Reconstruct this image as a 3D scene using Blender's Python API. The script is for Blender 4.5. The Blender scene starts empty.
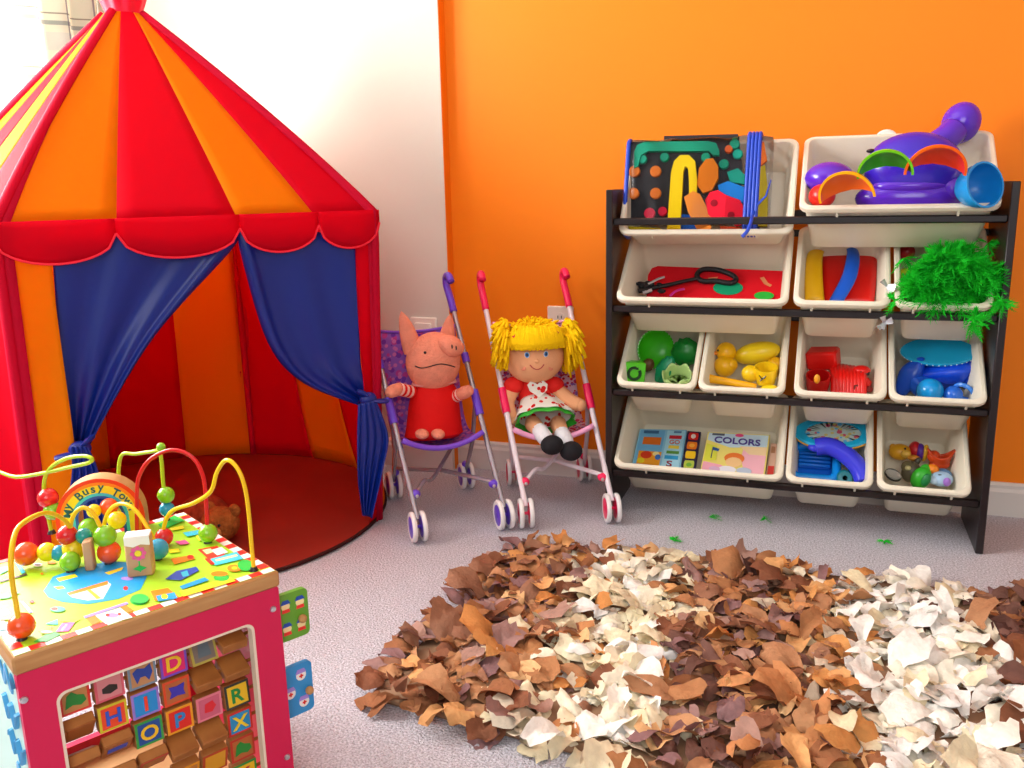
import bpy, bmesh, math, random
from mathutils import Matrix, Vector
random.seed(7)
V = Vector; PI = math.pi
sc = bpy.context.scene
COL = sc.collection

# ---------------------------------------------------------------- camera
CAM = V((0.4915, -2.3366, 0.8162))
_yaw, _pit, _rol, FPX = -0.3442, 0.2194, -0.0221, 873.1
_F = V((math.sin(_yaw)*math.cos(_pit), math.cos(_yaw)*math.cos(_pit), -math.sin(_pit)))
_R = _F.cross(V((0, 0, 1))).normalized(); _U = _R.cross(_F)
_c, _s = math.cos(_rol), math.sin(_rol)
_R, _U = _c*_R + _s*_U, -_s*_R + _c*_U
camd = bpy.data.cameras.new('camera'); camd.sensor_width = 36; camd.lens = FPX/1024*36; camd.clip_start = .02
camo = bpy.data.objects.new('camera', camd); COL.objects.link(camo)
_m = Matrix.Identity(4)
for i in range(3):
    _m[i][0], _m[i][1], _m[i][2], _m[i][3] = _R[i], _U[i], -_F[i], CAM[i]
camo.matrix_world = _m
sc.camera = camo

# ---------------------------------------------------------------- light
sc.view_settings.view_transform = 'Standard'; sc.view_settings.look = 'None'
sc.view_settings.gamma = 1; sc.view_settings.use_curve_mapping = False
sc.view_settings.exposure = 0.5
sc.cycles.use_denoising = True
sc.cycles.max_bounces = 8
sc.cycles.transparent_max_bounces = 12
wd = bpy.data.worlds.new('world'); sc.world = wd; wd.use_nodes = True
wd.node_tree.nodes['Background'].inputs[0].default_value = (.93, .96, 1.0, 1)
wd.node_tree.nodes['Background'].inputs[1].default_value = .09
def area(name, loc, target, sx, sy, power, col):
    d = bpy.data.lights.new(name, 'AREA'); d.shape = 'RECTANGLE'; d.size = sx; d.size_y = sy
    d.energy = power; d.color = col
    o = bpy.data.objects.new(name, d); COL.objects.link(o); o.location = loc
    o.rotation_euler = (V(target)-V(loc)).to_track_quat('-Z', 'Y').to_euler()
    return o
# daylight through the window in the left wall, and an added fill lamp behind the camera
area('window_daylight', (-1.87, -1.2, 1.38), (0, -1.2, 1.15), 1.8, 1.2, 122, (1, .98, .95))
area('rear_fill_light', (1.0, -4.3, 1.9), (0.5, 0, .5), 2.0, 1.6, 32, (1, .99, .98))  # added fill from the open side of the room, no window built there

# ---------------------------------------------------------------- pixel helpers (photo frame 1024x768)
def ray(x, y):
    return (_F + _R*((x-512)/FPX) - _U*((y-384)/FPX)).normalized()
def atZ(x, y, z):
    d = ray(x, y); return CAM + d*((z-CAM.z)/d.z)
def atY(x, y, yy):
    d = ray(x, y); return CAM + d*((yy-CAM.y)/d.y)
def atP(x, y, p, n):
    d = ray(x, y); n = V(n); return CAM + d*((V(p)-CAM).dot(n)/d.dot(n))
def proj(p):
    d = V(p)-CAM; z = d.dot(_F)
    return (512+FPX*d.dot(_R)/z, 384-FPX*d.dot(_U)/z)

# ---------------------------------------------------------------- materials
def lin(c):
    if isinstance(c, str):
        c = c.lstrip('#'); c = [int(c[i:i+2], 16)/255 for i in (0, 2, 4)]
    return tuple((x/12.92 if x <= .04045 else ((x+.055)/1.055)**2.4) for x in c) + (1,)
MATS = {}
def mat(name, col, rough=.5, spec=.5, var=0, vscale=20, bump=0, bscale=60, trans=0, metal=0, coat=0, alpha=1, detail=3, col2=None, aniso=None):
    if name in MATS: return MATS[name]
    m = bpy.data.materials.new(name); m.use_nodes = True; MATS[name] = m
    nt = m.node_tree; N = nt.nodes; L = nt.links
    b = N['Principled BSDF']; out = N['Material Output']
    c = lin(col); b.inputs['Base Color'].default_value = c
    b.inputs['Roughness'].default_value = rough; b.inputs['Specular IOR Level'].default_value = spec
    b.inputs['Metallic'].default_value = metal; b.inputs['Coat Weight'].default_value = coat
    tc = N.new('ShaderNodeTexCoord')
    src = tc.outputs['Object']
    if aniso:
        mp = N.new('ShaderNodeMapping'); mp.inputs['Scale'].default_value = aniso; L.new(src, mp.inputs[0]); src = mp.outputs[0]
    colout = None
    if var or col2:
        n = N.new('ShaderNodeTexNoise'); n.inputs['Scale'].default_value = vscale; n.inputs['Detail'].default_value = detail
        L.new(src, n.inputs['Vector'])
        r = N.new('ShaderNodeValToRGB')
        lo = tuple(x*(1-var) for x in c[:3])+(1,); hi = tuple(min(1, x*(1+var*.6)) for x in c[:3])+(1,)
        if col2: lo, hi = c, lin(col2)
        r.color_ramp.elements[0].color = lo; r.color_ramp.elements[1].color = hi
        r.color_ramp.elements[0].position = .32; r.color_ramp.elements[1].position = .68
        L.new(n.outputs['Fac'], r.inputs[0]); L.new(r.outputs[0], b.inputs['Base Color']); colout = r.outputs[0]
    if bump:
        n2 = N.new('ShaderNodeTexNoise'); n2.inputs['Scale'].default_value = bscale; n2.inputs['Detail'].default_value = 4
        L.new(src, n2.inputs['Vector'])
        bp = N.new('ShaderNodeBump'); bp.inputs['Strength'].default_value = min(1, bump); bp.inputs['Distance'].default_value = .004*max(1, bump)
        L.new(n2.outputs['Fac'], bp.inputs['Height']); L.new(bp.outputs[0], b.inputs['Normal'])
    if trans:
        t = N.new('ShaderNodeBsdfTranslucent'); t.inputs[0].default_value = c
        if colout: L.new(colout, t.inputs[0])
        mx = N.new('ShaderNodeMixShader'); mx.inputs[0].default_value = trans
        L.new(b.outputs[0], mx.inputs[1]); L.new(t.outputs[0], mx.inputs[2]); L.new(mx.outputs[0], out.inputs[0])
    if alpha < 1:
        b.inputs['Alpha'].default_value = alpha
    return m

# ---------------------------------------------------------------- mesh builder
def frame(o, x, y, z=None):
    x = V(x).normalized(); y = V(y).normalized(); z = V(z).normalized() if z else x.cross(y).normalized()
    m = Matrix.Identity(4)
    for i in range(3): m[i][0], m[i][1], m[i][2], m[i][3] = x[i], y[i], z[i], o[i]
    return m
def spl(pts, k=6, closed=False):
    P = [V(p) for p in pts]; n = len(P); out = []
    rng = range(n) if closed else range(n-1)
    for i in rng:
        if closed: a, b, c, d = P[i-1], P[i], P[(i+1) % n], P[(i+2) % n]
        else: a, b, c, d = P[max(i-1, 0)], P[i], P[i+1], P[min(i+2, n-1)]
        for j in range(k):
            t = j/k
            out.append(.5*((2*b)+(c-a)*t+(2*a-5*b+4*c-d)*t*t+(3*b-a-3*c+d)*t**3))
    if not closed: out.append(P[-1])
    return out
class MB:
    def __init__(s): s.v = []; s.f = []; s.mi = []
    def add(s, vs, fs, mi=0, M=None):
        o = len(s.v)
        s.v += [(M @ V(v)) if M else V(v) for v in vs]
        s.f += [tuple(i+o for i in f) for f in fs]; s.mi += [mi]*len(fs); return s
    def box(s, c, d, M=None, b=0, mi=0):
        hx, hy, hz = d[0]/2, d[1]/2, d[2]/2; c = V(c)
        T = Matrix.Translation(c)
        T = (M @ T) if M else T
        if not b:
            vs = [(x*hx, y*hy, z*hz) for x in (-1, 1) for y in (-1, 1) for z in (-1, 1)]
            fs = [(0, 1, 3, 2), (4, 6, 7, 5), (0, 4, 5, 1), (2, 3, 7, 6), (0, 2, 6, 4), (1, 5, 7, 3)]
            return s.add(vs, fs, mi, T)
        b = min(b, hx*.95, hy*.95, hz*.95)
        vs = []; ix = {}
        for x in (-1, 1):
            for y in (-1, 1):
                for z in (-1, 1):
                    for a in range(3):
                        h = [hx-b, hy-b, hz-b]; h[a] += b
                        ix[x, y, z, a] = len(vs); vs.append((x*h[0], y*h[1], z*h[2]))
        fs = []
        for sg in (-1, 1):
            fs.append([ix[sg, a, c2, 0] for a, c2 in ((-1, -1), (1, -1), (1, 1), (-1, 1))])
            fs.append([ix[a, sg, c2, 1] for a, c2 in ((-1, -1), (1, -1), (1, 1), (-1, 1))])
            fs.append([ix[a, c2, sg, 2] for a, c2 in ((-1, -1), (1, -1), (1, 1), (-1, 1))])
        for p in (-1, 1):
            for q in (-1, 1):
                fs.append([ix[p, q, -1, 0], ix[p, q, 1, 0], ix[p, q, 1, 1], ix[p, q, -1, 1]])
                fs.append([ix[p, -1, q, 0], ix[p, 1, q, 0], ix[p, 1, q, 2], ix[p, -1, q, 2]])
                fs.append([ix[-1, p, q, 1], ix[1, p, q, 1], ix[1, p, q, 2], ix[-1, p, q, 2]])
                for r in (-1, 1): fs.append([ix[p, q, r, 0], ix[p, q, r, 1], ix[p, q, r, 2]])
        return s.add(vs, [tuple(f) for f in fs], mi, T)
    def tube(s, pts, r, n=8, closed=False, mi=0, flat=1, up=None, M=None):
        P = [(M @ V(p)) if M else V(p) for p in pts]; k = len(P)
        rr = r if isinstance(r, (list, tuple)) else [r]*k
        if len(rr) != k: rr = [rr[0]+(rr[-1]-rr[0])*i/(k-1) for i in range(k)]
        vs = []; prev = None
        for i in range(k):
            a = P[i-1] if (i or closed) else P[i]; b = P[(i+1) % k] if (i < k-1 or closed) else P[i]
            t = (b-a)
            t = t.normalized() if t.length > 1e-9 else V((0, 0, 1))
            if prev is None:
                u = V(up) if up else (V((0, 0, 1)) if abs(t.z) < .9 else V((1, 0, 0)))
            else: u = prev
            u = (u-t*u.dot(t)).normalized(); w = t.cross(u); prev = u
            for j in range(n):
                a2 = 2*PI*j/n; vs.append(P[i]+(u*math.cos(a2)*flat+w*math.sin(a2))*rr[i])
        fs = []
        for i in range(k if closed else k-1):
            for j in range(n):
                i2 = (i+1) % k
                fs.append((i*n+j, i*n+(j+1) % n, i2*n+(j+1) % n, i2*n+j))
        if not closed:
            fs.append(tuple(range(n))[::-1]); fs.append(tuple((k-1)*n+j for j in range(n)))
        return s.add(vs, fs, mi)
    def lathe(s, prof, n=16, M=None, mi=0, arc=2*PI, sx=1, sy=1):
        vs = []; fs = []; k = len(prof); full = abs(arc-2*PI) < 1e-6
        m = n if full else n+1
        for j in range(m):
            a = arc*j/n
            for r, z in prof: vs.append((r*math.cos(a)*sx, r*math.sin(a)*sy, z))
        for j in range(n):
            for i in range(k-1):
                j2 = (j+1) % m; q = [j*k+i, j2*k+i, j2*k+i+1, j*k+i+1]
                if prof[i][0] < 1e-7: q = [q[0], q[2], q[3]]
                elif prof[i+1][0] < 1e-7: q = [q[0], q[1], q[2]]
                fs.append(tuple(q))
        return s.add(vs, fs, mi, M)
    def ell(s, c, r, M=None, nu=16, nv=10, mi=0, fn=None):
        if not isinstance(r, (list, tuple)): r = (r, r, r)
        vs = []; fs = []; c = V(c)
        for i in range(nv+1):
            p = PI*i/nv
            for j in range(nu):
                a = 2*PI*j/nu
                d = V((math.sin(p)*math.cos(a), math.sin(p)*math.sin(a), math.cos(p)))
                k = fn(d) if fn else 1
                vs.append(V((d.x*r[0], d.y*r[1], d.z*r[2]))*k)
        for i in range(nv):
            for j in range(nu):
                a, b2, c2, d2 = i*nu+j, (i+1)*nu+j, (i+1)*nu+(j+1) % nu, i*nu+(j+1) % nu
                if i == 0: fs.append((a, b2, c2))
                elif i == nv-1: fs.append((a, b2, d2))
                else: fs.append((a, b2, c2, d2))
        T = Matrix.Translation(c)
        return s.add(vs, fs, mi, (T @ M) if M else T)
    def prism(s, poly, t, M=None, mi=0, mside=None):
        n = len(poly); vs = [(x, y, 0) for x, y in poly]+[(x, y, t) for x, y in poly]
        s.add(vs, [tuple(range(n))[::-1], tuple(range(n, 2*n))], mi, M)
        o = len(s.v)-2*n
        for i in range(n):
            j = (i+1) % n
            s.f.append((o+i, o+j, o+n+j, o+n+i)); s.mi.append(mi if mside is None else mside)
        return s
    def grid(s, fn, nu, nv, cu=False, mi=0):
        vs = []; fs = []; m = nu if cu else nu+1
        for i in range(m):
            for j in range(nv+1): vs.append(V(fn(i/nu, j/nv)))
        for i in range(nu):
            for j in range(nv):
                i2 = (i+1) % m; fs.append((i*(nv+1)+j, i2*(nv+1)+j, i2*(nv+1)+j+1, i*(nv+1)+j+1))
        return s.add(vs, fs, mi)
    def ring(s, c, x, y, R, r, n=24, k=8, mi=0, a0=0, a1=2*PI):
        c, x, y = V(c), V(x).normalized(), V(y).normalized()
        full = abs(a1-a0-2*PI) < 1e-6; cnt = n if full else n+1
        pts = [c+(x*math.cos(a0+(a1-a0)*i/n)+y*math.sin(a0+(a1-a0)*i/n))*R for i in range(cnt)]
        return s.tube(pts, r, k, closed=full, mi=mi)
def rrect(w, h, r, n=5, cx=0, cy=0):
    P = []
    for sx, sy, a in ((1, 1, 0), (-1, 1, PI/2), (-1, -1, PI), (1, -1, 1.5*PI)):
        for i in range(n+1):
            t = a+PI/2*i/n; P.append((cx+sx*(w/2-r)+r*math.cos(t), cy+sy*(h/2-r)+r*math.sin(t)))
    return P
def circ(r, n=16, cx=0, cy=0, ry=None, a0=0):
    return [(cx+r*math.cos(a0+2*PI*i/n), cy+(ry or r)*math.sin(a0+2*PI*i/n)) for i in range(n)]
_TXT = {}
def text_geo(body):
    if body in _TXT: return _TXT[body]
    cu = bpy.data.curves.new('t', 'FONT'); cu.body = body; cu.size = 1; cu.extrude = .03; cu.offset = .02; cu.resolution_u = 3
    cu.align_x = 'CENTER'; cu.align_y = 'CENTER'
    o = bpy.data.objects.new('t', cu); COL.objects.link(o); bpy.context.view_layer.update()
    me = bpy.data.meshes.new_from_object(o.evaluated_get(bpy.context.evaluated_depsgraph_get()))
    g = ([v.co.copy() for v in me.vertices], [tuple(p.vertices) for p in me.polygons])
    bpy.data.objects.remove(o); bpy.data.curves.remove(cu); bpy.data.meshes.remove(me)
    if g[0]:
        xs = [v.x for v in g[0]]; ys = [v.y for v in g[0]]; cx, cy = (min(xs)+max(xs))/2, (min(ys)+max(ys))/2
        g = ([V((v.x-cx, v.y-cy, v.z)) for v in g[0]], g[1])
    _TXT[body] = g; return g
def text(mb, body, size, M, mi=0, sx=1):
    vs, fs = text_geo(body)
    return mb.add([(v.x*size*sx, v.y*size, v.z*size) for v in vs], fs, mi, M)

# ---------------------------------------------------------------- objects
WM = {}
def tag(o, label=None, cat=None, group=None, kind=None):
    if label: o['label'] = label
    if cat: o['category'] = cat
    if group: o['group'] = group
    if kind: o['kind'] = kind
    return o
def setp(o, M, parent):
    if parent:
        o.parent = parent; o.matrix_parent_inverse = WM[parent.name].inverted()
    o.matrix_basis = M; WM[o.name] = M.copy(); COL.objects.link(o); return o
def thing(name, loc, label, cat, group=None):
    o = bpy.data.objects.new(name, None); o.empty_display_size = .05
    setp(o, Matrix.Translation(V(loc)), None); return tag(o, label, cat, group)
def mesh(name, mb, mats, smooth=True, shift=V((0, 0, 0)), normals=True, ang=.7):
    me = bpy.data.meshes.new(name)
    me.from_pydata([tuple(v-shift) for v in mb.v], [], mb.f)
    if not isinstance(mats, (list, tuple)): mats = [mats]
    for m in mats: me.materials.append(m)
    if len(mats) > 1: me.polygons.foreach_set('material_index', mb.mi)
    if normals:
        bm = bmesh.new(); bm.from_mesh(me); bmesh.ops.recalc_face_normals(bm, faces=bm.faces); bm.to_mesh(me); bm.free()
    if smooth:
        me.polygons.foreach_set('use_smooth', [True]*len(me.polygons))
        if ang: me.set_sharp_from_angle(angle=ang)
    me.update(); return me
def ob(name, mb, mats, parent=None, label=None, cat=None, group=None, kind=None, smooth=True, normals=True, solid=0, sub=0, ang=.7):
    lo = [min(v[i] for v in mb.v) for i in range(3)]; hi = [max(v[i] for v in mb.v) for i in range(3)]
    sh = V(((lo[0]+hi[0])/2, (lo[1]+hi[1])/2, lo[2]))
    o = bpy.data.objects.new(name, mesh(name, mb, mats, smooth, sh, normals, ang))
    setp(o, Matrix.Translation(sh), parent)
    if solid:
        md = o.modifiers.new('thickness', 'SOLIDIFY'); md.thickness = solid; md.offset = 0
    if sub:
        md = o.modifiers.new('smooth', 'SUBSURF'); md.levels = sub; md.render_levels = sub
    return tag(o, label, cat, group, kind)
def inst(name, me, M, parent=None, **k):
    o = bpy.data.objects.new(name, me); setp(o, M, parent); return tag(o, **k)
def rot(ax, deg): return Matrix.Rotation(math.radians(deg), 4, ax)
def TR(p): return Matrix.Translation(V(p))

# ================================================================ setting
m_orange = mat('orange_wall_paint', '#fc860a', .55, .3, bump=.06, bscale=120)
m_white = mat('white_wall_paint', '#d9d2c6', .6, .3, bump=.05, bscale=120)
m_trim = mat('painted_trim', '#e2dcd6', .4, .4)
m_carpet = mat('grey_carpet', '#aeaab4', .95, .1, col2='#eeecf6', vscale=260, bump=2.2, bscale=240, detail=6)
def struct(name, boxes, m, parent=None, b=0):
    mb = MB()
    for lo, hi in boxes:
        mb.box([(lo[i]+hi[i])/2 for i in range(3)], [hi[i]-lo[i] for i in range(3)], b=b)
    return ob(name, mb, m, parent, kind=None if parent else 'structure', smooth=False)
XL = -1.72
struct('floor', [((XL-.12, -3.8, -.1), (3.4, .12, 0))], m_carpet)
struct('wall_back', [((-.52, 0, 0), (3.4, .12, 2.45))], m_orange)
struct('wall_back_left', [((XL-.12, -.04, 0), (-.52, .12, 2.45))], m_white)
mb = MB(); mb.box((-.519, -.018, 1.225), (.002, .040, 2.45)); ob('trim_1', mb, m_orange, kind='structure', smooth=False)
WY0, WY1, WZ0, WZ1 = -2.1, -.3, .78, 1.98
struct('wall_left', [((XL-.12, -3.8, 0), (XL, -.02, WZ0)), ((XL-.12, -3.8, WZ1), (XL, -.02, 2.45)),
                     ((XL-.12, -3.8, WZ0), (XL, WY0, WZ1)), ((XL-.12, WY1, WZ0), (XL, -.02, WZ1))], m_white)
struct('wall_right', [((3.4, -3.8, 0), (3.52, .12, 2.45))], m_white)
struct('ceiling', [((XL-.12, -3.8, 2.45), (3.52, .12, 2.55))], mat('ceiling_paint', '#f4f2ee', .8, .2))
def base(name, p0, p1, inward):
    # baseboard with a stepped top: profile along p0->p1
    mb = MB(); prof = [(0, 0), (.016, 0), (.016, .062), (.011, .07), (.011, .078), (.006, .084), (0, .084)]
    vs = []; n = V(inward)
    for p in (p0, p1):
        for d, z in prof: vs.append(V((p[0], p[1], 0))+n*d+V((0, 0, z)))
    k = len(prof); fs = [(i, (i+1) % k, k+(i+1) % k, k+i) for i in range(k)]+[tuple(range(k)), tuple(range(k, 2*k))]
    mb.add(vs, fs); ob(name, mb, m_trim, kind='structure', smooth=False)
base('baseboard_back', (-.52, 0), (3.4, 0), (0, -1, 0))
base('baseboard_back_left', (XL, -.04), (-.52, -.04), (0, -1, 0))
base('baseboard_left', (XL, -3.8), (XL, -.02), (1, 0, 0))
base('baseboard_right', (3.4, -3.8), (3.4, 0), (-1, 0, 0))
# window in the left wall
mb = MB(); xm = XL-.06; w = .05
for lo, hi in (((xm-.03, WY0, WZ0), (xm+.03, WY1, WZ0+w)), ((xm-.03, WY0, WZ1-w), (xm+.03, WY1, WZ1)),
               ((xm-.03, WY0, WZ0), (xm+.03, WY0+w, WZ1)), ((xm-.03, WY1-w, WZ0), (xm+.03, WY1, WZ1)),
               ((xm-.025, (WY0+WY1)/2-.03, WZ0), (xm+.025, (WY0+WY1)/2+.03, WZ1))):
    mb.box([(lo[i]+hi[i])/2 for i in range(3)], [hi[i]-lo[i] for i in range(3)])
win = ob('window_1', mb, m_trim, kind='structure', smooth=False)
m_glass = bpy.data.materials.new('window_glass'); m_glass.use_nodes = True
_n = m_glass.node_tree; _t = _n.nodes.new('ShaderNodeBsdfTransparent'); _g = _n.nodes.new('ShaderNodeBsdfGlossy'); _g.inputs['Roughness'].default_value = .02
_x = _n.nodes.new('ShaderNodeMixShader'); _x.inputs[0].default_value = .05
_n.links.new(_t.outputs[0], _x.inputs[1]); _n.links.new(_g.outputs[0], _x.inputs[2]); _n.links.new(_x.outputs[0], _n.nodes['Material Output'].inputs[0])
for y0, y1 in ((WY0+w, (WY0+WY1)/2-.03), ((WY0+WY1)/2+.03, WY1-w)):
    mb = MB(); mb.box((xm, (y0+y1)/2, (WZ0+WZ1)/2), (.005, y1-y0, WZ1-WZ0-2*w)); ob('pane', mb, m_glass, win, smooth=False)
mb = MB(); mb.box((XL+.015, (WY0+WY1)/2, WZ0-.015), (.09, WY1-WY0+.1, .03), b=.006); ob('window_sill', mb, m_trim, win)

# plaid curtain pulled to the corner end of the window
m_plaid = bpy.data.materials.new('plaid_curtain'); m_plaid.use_nodes = True
def plaid():
    nt = m_plaid.node_tree; N = nt.nodes; L = nt.links; b = N['Principled BSDF']; b.inputs['Roughness'].default_value = .9
    tc = N.new('ShaderNodeTexCoord'); sp = N.new('ShaderNodeSeparateXYZ'); L.new(tc.outputs['Object'], sp.inputs[0])
    def band(out, period, off, width):
        a = N.new('ShaderNodeMath'); a.operation = 'ADD'; a.inputs[1].default_value = off+10*period; L.new(out, a.inputs[0])
        d = N.new('ShaderNodeMath'); d.operation = 'MODULO'; d.inputs[1].default_value = period; L.new(a.outputs[0], d.inputs[0])
        c = N.new('ShaderNodeMath'); c.operation = 'LESS_THAN'; c.inputs[1].default_value = width; L.new(d.outputs[0], c.inputs[0]); return c.outputs[0]
    cur = None
    for ax, per, off, wd_, col, fac in (('Y', .105, 0, .045, '#c9d6cf', .6), ('Z', .16, 0, .05, '#c2d0d4', .6), ('Z', .16, .09, .012, '#6d8089', .7),
                                    ('Y', .105, .06, .006, '#6c6a86', .8), ('Y', .105, .045, .003, '#54505c', .8), ('Z', .16, .06, .004, '#5b5752', .7)):
        m = N.new('ShaderNodeMix'); m.data_type = 'RGBA'
        f = N.new('ShaderNodeMath'); f.operation = 'MULTIPLY'; f.inputs[1].default_value = fac; L.new(band(sp.outputs[ax], per, off, wd_), f.inputs[0])
        L.new(f.outputs[0], m.inputs[0]); m.inputs[7].default_value = lin(col)
        if cur: L.new(cur, m.inputs[6])
        else: m.inputs[6].default_value = lin('#fbf6e2')
        cur = m.outputs[2]
    L.new(cur, b.inputs['Base Color'])
    t = N.new('ShaderNodeBsdfTranslucent'); L.new(cur, t.inputs[0]); x = N.new('ShaderNodeMixShader'); x.inputs[0].default_value = .4
    L.new(b.outputs[0], x.inputs[1]); L.new(t.outputs[0], x.inputs[2]); L.new(x.outputs[0], N['Material Output'].inputs[0])
plaid()
def curtain_panel(y0, y1, label):
    mb = MB()
    mb.grid(lambda u, v: (XL+.075+.022*math.sin(u*2*PI*(y1-y0)/.11+.6*math.sin(v*3)), y0+(y1-y0)*u, .12+2.1*v), 90, 12)
    o = ob('curtain', mb, m_plaid, label=label, cat='curtain', group='plaid window curtains', normals=False, ang=0)
curtain_panel(-.66, -.05, 'pale plaid curtain hanging by the window behind the striped tent')
curtain_panel(-2.45, -2.09, 'pale plaid curtain at the end of the window away from the corner')
mb = MB(); mb.tube([(XL+.075, -2.5, 2.25), (XL+.075, -.03, 2.25)], .012, 10)
for y in (-2.4, -1.2, -.2): mb.tube([(XL, y, 2.25), (XL+.075, y, 2.25)], .007, 6)
ob('curtain_rod', mb, mat('rod_metal', '#b9b4ac', .35, metal=.8), label='metal curtain rod above the window', cat='curtain rod')

# wall plates
m_plate = mat('plate_plastic', '#efe6da', .35, .4)
def outlet(cx, y, cz, w, h, label, kindname, gang):
    t = thing(kindname, (cx, y, cz-h/2), label, 'switch' if gang == 's' else 'outlet')
    mb = MB(); mb.box((cx, y-.004, cz), (w, .008, h), b=.003); ob('plate', mb, m_plate, t)
    if gang == 's':
        mb = MB(); mb.box((cx, y-.010, cz), (w*.62, .007, h*.62), b=.002); ob('rocker', mb, mat('rocker_plastic', '#f6f0e6', .3), t)
    else:
        for dz in (-.018, .018):
            mb = MB(); mb.prism(circ(.014, 14), .004, frame((cx, y-.008, cz+dz), (1, 0, 0), (0, 0, 1), (0, -1, 0))); s = ob('socket', mb, m_plate, t)
            mb = MB()
            for dx in (-.005, .005): mb.box((cx+dx, y-.0125, cz+dz+.002), (.002, .002, .008))
            ob('slot', mb, mat('slot_dark', '#2a2623', .6), s)
outlet(-.600, -.04, .416, .084, .084, 'square white wall switch on the white wall behind the purple stroller', 'wall_switch', 's')
outlet(-.196, 0, .445, .075, .10, 'white wall outlet on the orange wall behind the yarn haired doll', 'wall_outlet', 'o')

# ================================================================ toy organiser
m_wood = mat('espresso_wood', '#1d1517', .35, .5, var=.35, vscale=30, aniso=(1, 1, .12))
W = .86; YF, YB = -.283, -.05; SH = .8104
shelf = thing('toy_organizer', (W/2, (YF+YB)/2, 0), 'dark wooden toy organizer rack holding tilted cream bins against the orange wall', 'shelf')
for x in (.008, W-.008):
    mb = MB(); mb.box((x, (YF+YB)/2, SH/2), (.016, YB-YF, SH), b=.002); ob('side_panel', mb, m_wood, shelf)
ZR = [.7356, .5287, .3219, .1138]
for z in ZR:
    mb = MB(); mb.box((W/2, YF+.012, z), (W-.032, .014, .017), b=.003); ob('front_rail', mb, m_wood, shelf)
    mb = MB(); mb.box((W/2,)+((-.0757, z+.1685) if z < .7 else (-.060, .744)), (W-.032, .014, .017), b=.003); ob('back_rail', mb, m_wood, shelf)
m_bin = mat('cream_bin_plastic', '#fbf4e0', .35, .4, trans=.2)
BINS = {}
def make_bin(key, x0, x1, org_y, org_z, tilt, L, H, label, group='cream plastic bins in the dark organizer'):
    t = math.radians(tilt); w = x1-x0
    v = V((0, math.cos(t), math.sin(t))); n = V((0, -math.sin(t), math.cos(t)))
    M = frame(((x0+x1)/2, org_y, org_z), (1, 0, 0), v, n)
    BINS[key] = M
    mb = MB(); loops = [(.030, -H), (.027, -H+.004), (.0105, -.014), (.001, -.014), (0, -.011), (0, -.003), (.003, 0), (.010, 0), (.0125, -.003), (.029, -H+.006), (.033, -H+.003)]
    vs = []; cnt = None
    for ins, nz in loops:
        r = max(.012, .022-ins*.3); P = rrect(w-2*ins, L-2*ins, r, 4, 0, L/2); cnt = len(P)
        vs += [(x, y, nz) for x, y in P]
    fs = []
    for i in range(len(loops)-1):
        for j in range(cnt): fs.append((i*cnt+j, i*cnt+(j+1) % cnt, (i+1)*cnt+(j+1) % cnt, (i+1)*cnt+j))
    fs += [tuple(range(cnt))[::-1], tuple((len(loops)-1)*cnt+j for j in range(cnt))]
    mb.add(vs, fs, 0, M)
    base = M @ V((0, L/2, -H))
    b = ob('bin', mb, m_bin, label=label, cat='bin', group=group)
    for s in (-.3, .3):
        mb = MB(); mb.box((s*w, .003, -.018), (.005, .004, .018), M, b=.001); ob('rim_hook', mb, m_bin, b)
    return b
def spot(key, x, y, n=-.05):
    M = BINS[key]; nn = M.to_3x3() @ V((0, 0, 1))
    return atP(x, y, M @ V((0, 0, n)), nn)
def bdir(key): m = BINS[key].to_3x3(); return m @ V((1, 0, 0)), m @ V((0, 1, 0)), m @ V((0, 0, 1))
OY = -.297; DZ = .026; T = 38; L_ = .262; H_ = .138
make_bin('bag', .025, .423, -.266, .708, 56, .255, .10, 'wide cream bin on the top row under the clear zip bag')
make_bin('octo', .434, .829, OY, ZR[0]+DZ, T, L_, H_, 'wide cream bin on the top row holding the purple toy')
make_bin('foam', .026, .421, OY, ZR[1]+DZ, T, L_, H_, 'wide cream bin in the second row holding a red foam board')
make_bin('plates', .431, .633, OY, ZR[1]+DZ, T, L_, H_, 'cream bin holding the yellow, red and blue curved plates')
make_bin('boa', .641, .832, OY, ZR[1]+DZ, T, L_, H_, 'cream bin mostly covered by the green feather boa')
make_bin('green', .028, .221, OY, ZR[2]+DZ, T, L_, H_, 'cream bin of green toys in the third row')
make_bin('yellow', .225, .423, OY, ZR[2]+DZ, T, L_, H_, 'cream bin of yellow toys in the third row')
make_bin('red', .442, .639, OY, ZR[2]+DZ, T, L_, H_, 'cream bin of red toys in the third row')
make_bin('blue', .643, .838, OY, ZR[2]+DZ, T, L_, H_, 'cream bin of blue toys in the third row')
make_bin('books', .022, .428, OY, ZR[3]+DZ, T, L_, H_, 'wide cream bin in the bottom row holding board books')
make_bin('slide', .433, .624, OY, ZR[3]+DZ, T, L_, H_, 'cream bin in the bottom row holding blue play equipment')
make_bin('figs', .632, .825, OY, ZR[3]+DZ, T, L_, H_, 'cream bin in the bottom row holding small animal figures')

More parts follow.
